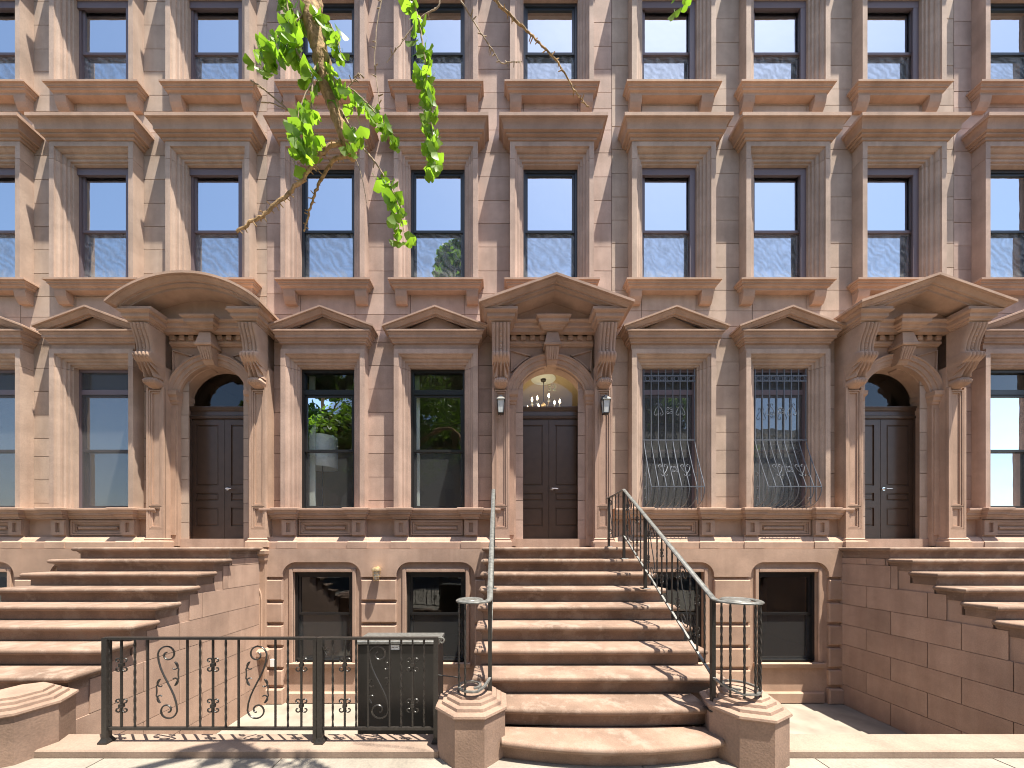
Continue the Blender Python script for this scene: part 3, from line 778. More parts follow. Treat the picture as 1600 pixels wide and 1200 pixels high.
def make_door(house, cx, lit):
    dm = M['door']; yd = YW + 0.20
    MB().box(cx - 0.66, cx + 0.66, YW - 0.02, YW + 0.35, 1.783, 1.935).build('door_sill', M['base'], house)
    fr = MB()
    fr.box(cx - 0.66, cx - 0.622, yd - 0.02, yd + 0.09, 1.935, 4.21); fr.box(cx + 0.622, cx + 0.66, yd - 0.02, yd + 0.09, 1.935, 4.21)
    f = fr.build('door_frame', dm, house)
    mb = MB(); mb.cornice(cx - 0.66, cx + 0.66, yd + 0.02, [(0.0, 4.21), (0.05, 4.215), (0.055, 4.26), (0.035, 4.275), (0.03, 4.35), (0.05, 4.365), (0.06, 4.40), (0.075, 4.41), (0.075, 4.43)], 0, 0, back=0.06); mb.build('transom_bar', dm, f)
    for s in (-1, 1):
        a, b = (cx - 0.620, cx - 0.003) if s < 0 else (cx + 0.003, cx + 0.620)
        leaf = MB().box(a, b, yd + 0.018, yd + 0.055, 1.94, 4.205).build('door_leaf', dm, house)
        pa, pb = (a + 0.075, b - 0.115) if s < 0 else (a + 0.115, b - 0.075)
        pans = [(2.95, 4.10), (2.66, 2.81), (2.18, 2.53)]
        stile = MB()
        zs = [1.94] + [v for p in sorted(pans) for v in p] + [4.205]
        stile.box(a + .0015, pa, yd, yd + 0.02, 1.9415, 4.2035); stile.box(pb, b - .0015, yd, yd + 0.02, 1.9415, 4.2035)
        for i in range(0, len(zs), 2): stile.box(pa, pb, yd, yd + 0.02, max(zs[i], 1.9415), min(zs[i + 1], 4.2035))
        stile.build('door_stile', dm, leaf)
        for z0, z1 in pans:
            MB().cbox(pa + 0.022, pb - 0.022, yd + 0.006, yd + 0.02, z0 + 0.022, z1 - 0.022, 0.010).build('door_panel', dm, leaf)
    MB().box(cx - 0.025, cx + 0.025, yd + 0.056, yd + 0.07, 1.94, 4.205).build('gap_light_stop', dm, house)  # added strip behind the leaves, blocks hall light leaking through the gap
    hd = MB(); hd.tube([(cx + 0.055, yd - 0.012, 2.885), (cx + 0.055, yd + 0.004, 2.885)], 0.034, 14)
    hd.tube([(cx + 0.055, yd - 0.05, 2.885), (cx + 0.055, yd - 0.01, 2.885)], 0.013, 10)
    hd.tube([(cx + 0.055, yd - 0.05, 2.885), (cx + 0.10, yd - 0.052, 2.886), (cx + 0.165, yd - 0.048, 2.884)], 0.012, 10, (0, 0, 1))
    hd.build('door_handle', M['chrome'], house, 40)
    # fanlight
    n = 32; r = 0.645; zsp = 4.43
    pts = [(cx + r * math.cos(PI * i / n), yd + 0.04, zsp + (r + 0.02) * math.sin(PI * i / n)) for i in range(n + 1)]
    MB().add(pts, [tuple(range(n + 1))]).build('fanlight_pane', M['glass_clear'], house)
    # hall behind
    a, b, y0, y1, z0, z1 = cx - 1.05, cx + 1.05, yd + 0.15, YW + 3.6, 1.9, 5.35
    v = [(a, y0, z0), (b, y0, z0), (b, y1, z0), (a, y1, z0), (a, y0, z1), (b, y0, z1), (b, y1, z1), (a, y1, z1)]
    MB().add(v, [(0, 1, 2, 3), (4, 5, 6, 7), (1, 2, 6, 5), (2, 3, 7, 6), (3, 0, 4, 7)]).build('hall_interior', M['room_warm'], house)

STY1 = dict(jamb=M['jamb'], screened=False, stone=M['stone'], trim=M['trim'], base=M['base'], frame=M['frame'], pframe=M['frame_dark'], shade=True)
STY2 = dict(jamb=M['jamb2'], screened=True, stone=M['stone2'], trim=M['trim2'], base=M['trim2'], frame=M['frame_mauve'], pframe=M['frame_mauve'], shade=False)
XJ0, XJ1 = -4.26, 2.08
A1, B1, C1 = -3.14, -1.12, 0.955
OFF2 = 6.29
main_house, wins1 = make_house(XJ0, XJ1, A1, B1, C1, STY1, 'middle brownstone house with brown double door under a pointed pediment')
make_portal(main_house, C1, STY1); make_door(main_house, C1, True)
right_house, wins2 = make_house(XJ1, XJ1 + OFF2, A1 + OFF2 - 0.02, B1 + OFF2, C1 + OFF2, STY2, 'paler brownstone house on the right with iron grilles over its parlour windows', 0.065)
make_portal(right_house, C1 + OFF2, STY2); make_door(right_house, C1 + OFF2, False)
OFF0 = -6.15
left_house, wins0 = make_house(XJ0 - 6.34, XJ0, A1 + OFF0, B1 + OFF0, C1 + OFF0, STY2, 'brownstone house on the left, its arched door hood cut by the picture edge', -0.05)
make_portal(left_house, C1 + OFF0, STY2, True); make_door(left_house, C1 + OFF0, False)
# plinth of the left entrance runs down to the areaway
px = C1 + OFF0 + 0.93
pl = MB().box(px - 0.20, px + 0.155, YW - 0.27, YW - 0.155, AREA, 1.50).build('entrance_plinth', M['trim2'], left_house)
mb = MB(); mb.cornice(px - 0.2, px + 0.155, YW, [(0.27, 1.50), (0.275, 1.505), (0.28, 1.53), (0.30, 1.55), (0.30, 1.63), (0.33, 1.66), (0.335, 1.72), (0.29, 1.74), (0.29, 1.755)], 0.27, 0.6); mb.build('plinth_cap', M['trim2'], pl)
for d in (0.0, 0.035):
    path = [(px + 0.10 - d, YW - 0.275, -0.05)] + [(px - 0.35 + (0.45 - d) * math.cos(R(t)), YW - 0.275, 0.85 + (0.45 - d) * math.sin(R(t))) for t in range(0, 100, 10)]
    path = [p for p in path if p[0] > px - 0.20]
    MB().tube(path, 0.016, 6, (0, 1, 0)).build('arch_moulding', M['trim2'], pl, 40)
mb = MB(); mb.cornice(px - 0.2, px + 0.155, YW, [(0.29, -0.20), (0.33, -0.19), (0.36, -0.12), (0.36, -0.04), (0.29, 0.0)], 0.27, 0.6); mb.build('plinth_ledge', M['trim2'], pl)

# fourth house of the row, to the right
far_house, wins3 = make_house(XJ1 + OFF2, XJ1 + 2 * OFF2, A1 + 2 * OFF2, B1 + 2 * OFF2, C1 + 2 * OFF2, STY1, 'brownstone house at the far right end of the row', 0.02)

MB().cbox(-4.03, -3.95, YB - 0.035, YB - 0.003, -0.33, -0.20, 0.004).build('outlet_box', M['white'], main_house)
# ================================================================== stoop
def stairs_z(k): return 1.78 - 0.178 * (k - 1)
def stairs_y(k): return 5.54 - 0.28 * k
NOSE = [(0.0, -0.1765), (0.0, -0.098), (0.014, -0.097), (0.014, -0.076), (0.024, -0.074), (0.024, -0.064), (0.048, -0.061), (0.061, -0.048), (0.066, -0.031), (0.062, -0.014), (0.052, -0.004), (0.038, 0.0)]
stoop = thing('stone_stoop', 'wide brownstone stoop rising to the brown double door', 'stoop', (0.96, 4.0, 0), 'entrance stoops')
for k in range(1, 11):
    z = stairs_z(k); y = stairs_y(k); back = 0.27 if k > 1 else YW - y - 0.003
    prof = [(p, z + dz) for p, dz in NOSE]
    mb = MB()
    if k <= 8:
        mb.cornice(-0.19, 2.12, y, prof, 0, 1.0, back=back)
        o = mb.build('step', M['step'], stoop, 50)
    else:
        bow = 0.035 if k == 9 else 0.12
        n = 24; rs = []
        for p, zz in prof:
            row = []
            for i in range(n + 1):
                u = -1 + 2 * i / n
                row.append((0.95 + 0.925 * u, y - p + bow * u * u, zz))
            rs.append([(row[0][0], y + back, zz)] + row + [(row[-1][0], y + back, zz)])
        mb.rings(rs, True, True, True)
        o = mb.build('step', M['step'], stoop, 50)
# solid core below the steps
poly = [(YW - 0.003, AREA)]
poly.append((YW - 0.003, stairs_z(1) - 0.179))
for k in range(1, 11):
    poly.append((stairs_y(k) + 0.012, stairs_z(k) - 0.1785 if k < 10 else -0.002))
    if k < 10: poly.append((stairs_y(k + 1) + 0.012 + 0.24, stairs_z(k + 1) - 0.1785)) if False else None
pp = [(YW - 0.004, AREA), (YW - 0.004, 1.6)]
for k in range(1, 9):
    pp += [(stairs_y(k) + 0.03, stairs_z(k) - 0.1785 - 0.0), (stairs_y(k) + 0.03, stairs_z(k + 1) - 0.1785)]
pp += [(3.25, 0.2), (3.25, AREA)]
MB().rings([[(-0.18, y, z) for y, z in pp], [(2.11, y, z) for y, z in pp]], True, True, True).build('stoop_core', M['base'], stoop)
for s_ in (-1, 1):
    xf = -0.186 if s_ < 0 else 2.116
    for j in range(8):
        z0 = AREA + 0.356 * j; z1 = min(z0 + 0.356, 1.60)
        if z1 - z0 < 0.05: continue
        ys = max(3.26, 5.54 - 0.28 * ((1.78 - z1) / 0.178 + 0) + 0.06) if z1 > 0.35 else 3.26
        y = YW - 0.16 - (0.35 if j % 2 else 0.0)
        ye = YW - 0.16
        while ye > ys + 0.05:
            ya = max(ys, (ye - 0.8) if not (j % 2 and ye > 6.0) else ye - 0.45)
            MB().box(min(xf, xf + s_ * 0.012), max(xf, xf + s_ * 0.012), ya + 0.004, ye - 0.004, z0 + 0.004, z1 - 0.004).build('side_block', M['base'], stoop)
            ye = ya
def newel(cx, cy, ph):
    h = 0.2875 / math.cos(PI / 8)
    body = MB().lathe(cx, cy, [(h, -0.6), (h, 0.393), (h + 0.012, 0.400)], 8, True, ph).build('newel_pillar', M['newel'], stoop)
    prof = [(h + 0.012, 0.4005), (h + 0.020, 0.410), (h + 0.016, 0.428), (h - 0.004, 0.436), (h - 0.034, 0.440), (h - 0.036, 0.448), (h - 0.040, 0.464), (h - 0.052, 0.470), (h - 0.078, 0.474), (h - 0.080, 0.482), (h - 0.084, 0.497), (h - 0.094, 0.503), (h - 0.120, 0.506), (h - 0.124, 0.526), (h - 0.140, 0.534)]
    MB().lathe(cx, cy, prof, 8, True, ph).build('newel_cap', M['newel'], body)
    return body
newel(-0.232, 2.99, PI / 8)
newel(2.135, 2.95, PI / 8 + R(-17))

# ================================================================== wrought iron
def smooth_path(pts, n=6):
    P = [Vector(p) for p in pts]; out = []
    for i in range(len(P) - 1):
        a, b, c, d = P[max(0, i - 1)], P[i], P[i + 1], P[min(len(P) - 1, i + 2)]
        for t in range(n):
            u = t / n
            out.append(0.5 * ((2 * b) + (c - a) * u + (2 * a - 5 * b + 4 * c - d) * u * u + (3 * b - a - 3 * c + d) * u ** 3))
    out.append(P[-1])
    return out
def spiral(cx, cz, r0, r1, a0, a1, n=22):
    return [(cx + (r0 + (r1 - r0) * i / n) * math.cos(R(a0 + (a1 - a0) * i / n)), cz + (r0 + (r1 - r0) * i / n) * math.sin(R(a0 + (a1 - a0) * i / n))) for i in range(n + 1)]
def s_scroll(w, h, flip=1):
    """large S with a volute at either end, centred on 0,0"""
    r = w * 0.46; zc = h / 2 - r
    top = spiral(0, zc, r * 0.22, r, 430, 0, 26)
    bot = spiral(0, -zc, r, r * 0.22, 180, 610, 26)
    mid = [(r * math.cos(t * PI / 8) * (1 - 0.02), zc - 2 * zc * t / 8) for t in range(1, 8)]
    return [(flip * a, b) for a, b in top + mid + bot]
def c_scroll(w, h, side=1):
    r = h * 0.22
    top = spiral(0, h / 2 - r, r * 0.3, r, 300, 100, 14); bot = spiral(0, -h / 2 + r, r, r * 0.3, 260, 60, 14)
    mid = [(-r - (w - 2 * r) * math.sin(PI * t / 6), (h / 2 - r) * (1 - t / 3)) for t in range(1, 6)]
    return [(side * a, b) for a, b in top + mid + bot]
COLLAR = []
for sx in (-1, 1):
    for sz in (-1, 1):
        COLLAR.append([(sx * 0.006, sz * 0.004)] + [(sx * (0.012 + a), sz * (0.026 + b)) for a, b in spiral(0.014, 0.004, 0.020, 0.008, 200, -110, 12)])
def map_xz(y): return lambda a, b: (a, y, b)
def map_yz(x): return lambda a, b: (x, a, b)
def scroll_part(pts, mp, oa, ob, r, mat, parent, name='scroll'):
    mb = MB(); mb.tube([mp(oa + a, ob + b) for a, b in pts], r, 5, (0, 1, 0) if mp(1, 0)[0] != mp(0, 0)[0] else (1, 0, 0))
    return mb.build(name, mat, parent, 60)
def collar_part(mp, oa, ob, mat, parent, k=1.0):
    mb = MB(); upv = (0, 1, 0) if mp(1, 0)[0] != mp(0, 0)[0] else (1, 0, 0)
    for c in COLLAR: mb.tube([mp(oa + a * k, ob + b * k) for a, b in c], 0.005 * k, 5, upv)
    mb.bar(mp(oa, ob - 0.012 * k), mp(oa, ob + 0.012 * k), 0.024 * k)
    return mb.build('collar', mat, parent, 60)
def baluster(a, b, w, mat, parent, twisted):
    L = (Vector(b) - Vector(a)).length
    n = max(8, int(L / 0.018)) if twisted else 1
    mb = MB(); mb.bar(a, b, w, R(20) if twisted else 0.0, n)
    return mb.build('baluster', mat, parent)
RAIL = [(-0.026, -0.010), (-0.018, -0.014), (0.018, -0.014), (0.026, -0.010), (0.026, 0.000), (0.018, 0.006), (0.008, 0.010), (-0.008, 0.010), (-0.018, 0.006), (-0.026, 0.000)]
SLOPE = 0.178 / 0.28
def stoop_railing(x, sgn, label, vc, vr, bars):
    """railing up the side of the stoop; sgn = side to which the lower end curls"""
    root = thing('stoop_railing', label, 'railing', (x, 4.0, 0.9), 'iron railings of the stoop')
    y_top, y_bot = 5.03, 2.93; zt = 2.64; zb = zt - (y_top - y_bot) * 0.622
    line = [(x, 5.80, zt - 0.02), (x, 5.45, zt - 0.015), (x, y_top, zt)]
    slope = [(x, y_top - (y_top - y_bot) * t / 10, zt - (zt - zb) * t / 10) for t in range(1, 11)]
    a0 = 180 if sgn > 0 else 0
    vol = []
    for i in range(1, 27):
        t = i / 26; ang = a0 + sgn * t * 430; rr = vr * (1 - 0.62 * t)
        vol.append((vc[0] + rr * math.cos(R(ang)), vc[1] + rr * math.sin(R(ang)) , zb - 0.012))
    hr = MB().sweep(line + slope + vol, RAIL, (0, 0, 1)).build('handrail', M['iron_lit'], root, 30)
    MB().lathe(vc[0], vc[1], [(vr * 0.46, zb - 0.020), (vr * 0.5, zb - 0.012), (vr * 0.46, zb - 0.006)], 18).build('volute_eye', M['iron_lit'], root, 40)
    d = 0.69
    low = [(p[0], p[1], p[2] - d) for p in [(x, 5.80, zt - 0.02), (x, 5.45, zt - 0.01), (x, y_top, zt)] + slope]
    zl = low[-1][2]
    vol2 = [(vc[0] + (q[0] - vc[0]) * 1.0, q[1], max(0.565, zl - 0.07 * min(1, i / 4))) for i, q in enumerate(vol, 1)]
    MB().sweep(low + vol2, [(-0.011, -0.008), (0.011, -0.008), (0.011, 0.008), (-0.011, 0.008)], (0, 0, 1)).build('bottom_rail', M['iron_lit'], root)
    def zr(y): return zt - (y_top - y) * 0.622 if y < y_top else zt - 0.018
    for y, foot in ((5.72, 1.782), (5.03, 1.604), (4.30, 1.25), (2.945, 0.36 if sgn > 0 else 0.36)):
        mb = MB(); mb.bar((x, y, foot), (x, y, zr(y) - 0.012), 0.034); q = mb.build('post', M['iron'], root)
        MB().cbox(x - 0.05, x + 0.05, y - 0.05, y + 0.05, foot, foot + 0.012, 0.003).build('foot_plate', M['iron'], q)
    i = 0; y = y_top - 0.13; bays = []
    while y > y_bot + 0.08:
        if abs(y - 4.30) > 0.05:
            if i % 6 == 1:
                hh = 0.60
                scroll_part([(a, b - a * -0.622) for a, b in s_scroll(0.15, hh)], map_yz(x), y, zr(y) - 0.345, 0.006, M['iron'], root)
            else:
                q = baluster((x, y, zr(y) - d), (x, y, zr(y) - 0.012), 0.013, M['iron'], root, i % 2 == 0)
                if i % 3 == 0:
                    for dz in (0.2, 0.5): collar_part(map_yz(x), y, zr(y) - dz, M['iron'], q, 1.0)
        y -= 0.115; i += 1
    for y in (5.55, 5.40, 5.25):
        baluster((x, y, zt - d), (x, y, zt - 0.025), 0.013, M['iron'], root, True)
    scroll_part(s_scroll(0.13, 0.58), map_yz(x), 5.62, zt - 0.36, 0.006, M['iron'], root)
    # bars standing in the volute
    for ang in bars:
        a = a0 + sgn * ang; r_ = vr * (1 - 0.62 * ang / 430)
        bx, by = vc[0] + r_ * math.cos(R(a)), vc[1] + r_ * math.sin(R(a))
        baluster((bx, by, 0.535 if ang > 35 else zl - 0.05), (bx, by, zb - 0.02), 0.014, M['iron'], root, True)
    return root
stoop_railing(-0.075, -1, 'iron stoop railing seen end-on, between the gate and the steps', (-0.232, 2.94), 0.150, (112, 160))
stoop_railing(1.87, 1, 'black iron stoop railing with scrolls slanting down the right of the steps', (2.075, 2.93), 0.200, (20, 40, 70, 100, 128, 160))

# ------------------------------------------------------------------ low fence and gate
YF = 2.97
def fx(px): return (px - 779) / 177.4
ZR, ZL = 0.985, 0.185
curb_l = MB().cbox(-14, -0.50, 2.85, 3.10, -1.3, 0.062, 0.012).build('areaway_kerb', M['curb']); struct(curb_l)
curb_r = MB().cbox(2.40, 14, 2.85, 3.10, -1.3, 0.062, 0.012).build('areaway_kerb', M['curb']); struct(curb_r)
def fence_post(x, w, root, top, foot=True):
    mb = MB(); mb.box(x - w / 2, x + w / 2, YF - w / 2, YF + w / 2, 0.066, top)
    q = mb.build('post', M['iron'], root)
    if foot:
        mb = MB(); mb.lathe(x, YF, [(w * 1.25, 0.064), (w * 1.25, 0.076), (w * 0.85, 0.10), (w * 0.75, 0.11)], 4, True, PI / 4); mb.build('foot_plate', M['iron'], q)
def fence_run(root, x0, x1, items, rail_r):
    MB().box(x0, x1, YF - 0.018, YF + 0.018, ZR - 0.016, ZR + 0.004).build('top_rail', M['iron'], root)
    MB().box(x0, x1, YF - 0.011, YF + 0.011, ZL - 0.012, ZL + 0.012).build('bottom_rail', M['iron'], root)
    for kind, x in items:
        if kind in 'ptc':
            q = baluster((x, YF, ZL), (x, YF, ZR - 0.016), 0.0135, M['iron'], root, kind == 't')
            if kind == 'c':
                for z in (0.745, 0.385): collar_part(map_xz(YF), x, z, M['iron'], q, 1.25)
        elif kind in 'sS':
            fl = 1 if kind == 's' else -1
            zc = (ZR + ZL) / 2 + 0.005
            scroll_part(s_scroll(0.185, 0.66, fl), map_xz(YF), x, zc, 0.0075, M['iron'], root)
            for dx, dz, sd, hh in ((-0.035 * fl, 0.085, fl, 0.17), (0.035 * fl, -0.085, -fl, 0.17)):
                scroll_part(c_scroll(0.085, hh * 1.25, sd), map_xz(YF), x + dx * 1.6, zc + dz * 0.9, 0.006, M['iron'], root)
fence = thing('iron_fence', 'low black iron fence with scrolls at the left edge, beside the gate', 'fence', (fx(440), YF, 0.062), 'black iron fence sections')
xs = fx(400) - 0.0
fence_run(fence, -3.45, fx(491), [('s', fx(402)), ('p', fx(430.5)), ('t', fx(450)), ('c', fx(471)), ('p', fx(373)), ('t', fx(353)), ('c', fx(333)), ('t', fx(313)), ('p', fx(293)), ('S', fx(262)), ('p', fx(231)), ('t', fx(211)), ('c', fx(190)), ('t', fx(170))], 0.02)
fence_post(fx(492.5), 0.030, fence, ZR + 0.002, False)
fence_post(-3.45, 0.045, fence, ZR + 0.002)
gate = thing('iron_gate', 'black iron gate with scroll and latch leaf in front of the black bin', 'gate', (fx(590), YF, 0.062))
fence_run(gate, fx(505.5), fx(684), [('t', fx(520)), ('c', fx(538.8)), ('t', fx(556.5)), ('p', fx(575.5)), ('S', fx(592)), ('p', fx(609)), ('t', fx(627)), ('c', fx(644.8)), ('t', fx(662.5))], 0.02)
fence_post(fx(501), 0.046, gate, ZR + 0.004)
fence_post(fx(681.5), 0.040, gate, ZR + 0.003)
mb = MB(); mb.tube([(fx(684), YF, ZR - 0.006)] + [(fx(690) + a, YF, ZR - 0.028 + b) for a, b in spiral(0, 0, 0.026, 0.012, 110, -220, 16)], 0.009, 6); mb.build('rail_curl', M['iron_lit'], gate, 60)
mb = MB()
for a in (-60, -20, 20, 60, 100):
    mb.tube([(fx(507), YF, 0.868), (fx(507) + 0.045 * math.cos(R(a)), YF - 0.01, 0.868 + 0.04 * math.sin(R(a)))], 0.005, 5)
mb.build('latch_leaf', M['iron'], gate)
mb = MB(); mb.tube([(fx(682), YF, 0.655), (fx(705), YF - 0.01, 0.645), (-0.335, 2.98, 0.625)], 0.006, 6); mb.build('stay_rod', M['iron'], gate)

# ------------------------------------------------------------------ bin behind the gate
bn = thing('storage_bin', 'tall black metal bin with flat lid and white label behind the gate', 'bin', (-1.02, 3.56, AREA))
MB().cbox(-1.435, -0.61, 3.42, 3.72, AREA, 0.795, 0.012).build('bin_body', M['bin'], bn)
MB().cbox(-1.445, -0.60, 3.40, 3.74, 0.797, 0.832, 0.006).build('bin_lid', M['iron_lit'], bn)  # grey colour stands for sun on the lid edge
lab = MB().box(-1.10, -1.005, 3.416, 3.4195, 0.742, 0.79).build('bin_label', M['white'], bn)
MB().box(-1.085, -1.055, 3.4145, 3.4158, 0.762, 0.766).build('label_mark', M['iron'], lab); MB().box(-1.045, -1.02, 3.4145, 3.4158, 0.764, 0.768).build('label_mark', M['iron'], lab)

# ================================================================== lamps
def lantern(cx, label):
    z0 = 4.10; y = YW - 0.315
    t = thing('wall_lantern', label, 'lantern', (cx, YW - 0.2, z0), 'lanterns beside the door')
    MB().cbox(cx - 0.04, cx + 0.04, YW - 0.222, YW - 0.20, z0 + 0.10, z0 + 0.36, 0.005).build('back_plate', M['iron'], t)
    MB().tube(smooth_path([(cx, YW - 0.215, z0 + 0.30), (cx, YW - 0.26, z0 + 0.345), (cx, y, z0 + 0.33)]), 0.009, 6, (1, 0, 0)).build('arm', M['iron'], t)
    MB().lathe(cx, y, [(0.103, z0 + 0.235), (0.103, z0 + 0.247), (0.055, z0 + 0.29), (0.035, z0 + 0.30), (0.03, z0 + 0.32), (0.012, z0 + 0.335)], 4, True, PI / 4).build('cap', M['iron_lit'], t)
    MB().rings([[(cx - h, y - h, z), (cx + h, y - h, z), (cx + h, y + h, z), (cx - h, y + h, z)] for h, z in ((0.042, z0 + 0.02), (0.058, z0 + 0.235))], True, True, True).build('glass', M['frost'], t)
    for sx in (-1, 1):
        for sy in (-1, 1):
            MB().bar((cx + sx * 0.045, y + sy * 0.045, z0 + 0.01), (cx + sx * 0.062, y + sy * 0.062, z0 + 0.236), 0.011).build('corner_bar', M['iron'], t)
    MB().lathe(cx, y, [(0.012, z0 - 0.02), (0.03, z0 - 0.008), (0.07, z0 + 0.004), (0.07, z0 + 0.02)], 4, True, PI / 4).build('bottom_plate', M['iron'], t)
    return t
lantern(C1 - 0.915, 'black lantern with frosted glass on the pilaster left of the brown door')
lantern(C1 + 0.915, 'black lantern with frosted glass on the pilaster right of the brown door')
for c, n_ in ((C1 + OFF2, 'of the paler right house'), (C1 + OFF0, 'of the left house')):
    for s, w_ in ((-1, 'left'), (1, 'right')):
        pass
wl = thing('caged_wall_lamp', 'small brass caged wall lamp between the two basement windows', 'wall lamp', (-2.135, YB, 1.2))
cx, cy = -2.135, YB - 0.085
MB().lathe(cx, cy, [(0.045, 1.425), (0.075, 1.415), (0.082, 1.39), (0.08, 1.365), (0.066, 1.36)], 18).build('lamp_cap', M['brass'], wl, 40)
MB().tube([(cx, YB, 1.41), (cx, cy, 1.41)], 0.03, 10, (0, 0, 1)).build('bracket', M['brass'], wl, 40)
MB().lathe(cx, cy, [(0.052, 1.362), (0.05, 1.28), (0.036, 1.225), (0.012, 1.21)], 14).build('glass_jar', M['frost'], wl, 50)
for i in range(6):
    a = i * PI / 3
    MB().tube([(cx + 0.066 * math.cos(a), cy + 0.066 * math.sin(a), 1.37), (cx + 0.064 * math.cos(a), cy + 0.064 * math.sin(a), 1.29), (cx + 0.042 * math.cos(a), cy + 0.042 * math.sin(a), 1.20)], 0.005, 5, (1, 0.3, 0)).build('cage_bar', M['brass'], wl)
for r_, z_ in ((0.066, 1.33), (0.062, 1.27), (0.043, 1.20)):
    MB().sweep([(cx + r_ * math.cos(i * PI / 9), cy + r_ * math.sin(i * PI / 9), z_) for i in range(18)], [(-0.005, -0.004), (0.005, -0.004), (0.005, 0.004), (-0.005, 0.004)], closed=True).build('cage_ring', M['brass'], wl)

# ================================================================== grilles on the right house
def belly_grille(cx, label):
    y = YW - 0.012; z0, z1 = 2.50, 5.045; hw = 0.465
    t = thing('window_grille', label, 'window grille', (cx, y, z0), 'bellied window grilles')
    g_ = M['grille']
    belly = [(0.0, 3.745), (0.03, 3.62), (0.10, 3.40), (0.19, 3.14), (0.265, 2.95), (0.30, 2.84), (0.30, 2.77), (0.275, 2.68), (0.21, 2.59), (0.12, 2.53), (0.02, 2.505)]
    for i in range(8):
        x = cx - hw + 2 * hw * i / 7
        MB().bar((x, y, 3.745), (x, y, z1), 0.014).build('upright_bar', g_, t)
        MB().tube(smooth_path([(x, y - p, z) for p, z in belly], 3), 0.0075, 6, (1, 0, 0)).build('belly_bar', g_, t, 60)
    for s in (-1, 1):
        x = cx + s * hw
        for p, za, zb in ((0.10, 3.40, 2.555), (0.20, 3.11, 2.60)):
            MB().bar((x, y - p + 0.0, za), (x, y - p, zb), 0.011).build('side_bar', g_, t)
        for z in (3.1, 2.86, 2.66):
            mb = MB(); mb.tube([(x, y - 0.06 + a, z + b) for a, b in spiral(0, 0, 0.035, 0.012, 0, 400, 16)], 0.006, 5, (1, 0, 0)); mb.build('side_scroll', g_, t, 60)
    for z, p in ((4.925, 0), (4.825, 0), (3.745, 0)):
        MB().box(cx - hw - 0.02, cx + hw + 0.02, y - p - 0.009, y - p + 0.009, z - 0.009, z + 0.009).build('cross_rail', g_, t)
    MB().box(cx - hw - 0.004, cx + hw + 0.004, y - 0.30 - 0.012, y - 0.30 + 0.006, 2.83, 2.846).build('cross_rail', g_, t)
    for i in range(7):
        xm = cx - hw + 2 * hw * (i + 0.5) / 7
        mb = MB(); mb.sweep([(xm + 0.042 * math.cos(k * PI / 8), y, 4.875 + 0.042 * math.sin(k * PI / 8)) for k in range(16)], [(-0.005, -0.005), (0.005, -0.005), (0.005, 0.005), (-0.005, 0.005)], (0, 1, 0), closed=True)
        mb.build('ring', g_, t)
    def hearts(zc, py, k):
        heart = spiral(0.045, 0.055, 0.012, 0.04, 240, -20, 14) + [(0.075, 0.03), (0.05, -0.03), (0.0, -0.09)] + spiral(-0.035, -0.105, 0.03, 0.012, 30, -220, 10)
        for hx in (-0.20, 0.20):
            for s in (-1, 1):
                mb = MB(); mb.tube([(cx + hx + s * a, y - 0.012 - py(zc + k * b), zc + k * b) for a, b in heart], 0.0055, 5); mb.build('heart_scroll', g_, t, 60)
        for s in (-1, 1):
            for q in (-1, 1):
                mb = MB(); mb.tube([(cx + s * (0.03 + a), y - 0.012 - py(zc + q * (0.03 + b)), zc + q * (0.03 + b)) for a, b in spiral(0.0, 0.0, 0.03, 0.010, 180, -200, 14)], 0.005, 5); mb.build('small_scroll', g_, t, 60)
    hearts(4.28, lambda z: 0.0, -1)
    def bp(z):
        for i in range(len(belly) - 1):
            if belly[i][1] >= z >= belly[i + 1][1]:
                f = (belly[i][1] - z) / (belly[i][1] - belly[i + 1][1]); return belly[i][0] + f * (belly[i + 1][0] - belly[i][0])
        return 0.3
    hearts(3.17, bp, 1)
    return t
AX2, BX2 = A1 + OFF2 - 0.02, B1 + OFF2
belly_grille(AX2, 'bellied iron grille with hearts over the parlour window just right of the railing')
belly_grille(BX2, 'bellied iron grille on the window cut by the right picture edge')

# ================================================================== neighbouring stoops (same build, beyond the picture's sides)
copy_tree(stoop, (OFF2, 0, 0), 'brownstone stoop in front of the paler right house')
copy_tree(stoop, (OFF0 - 0.18, 0, 0), 'brownstone stoop in front of the left house with the arched hood')

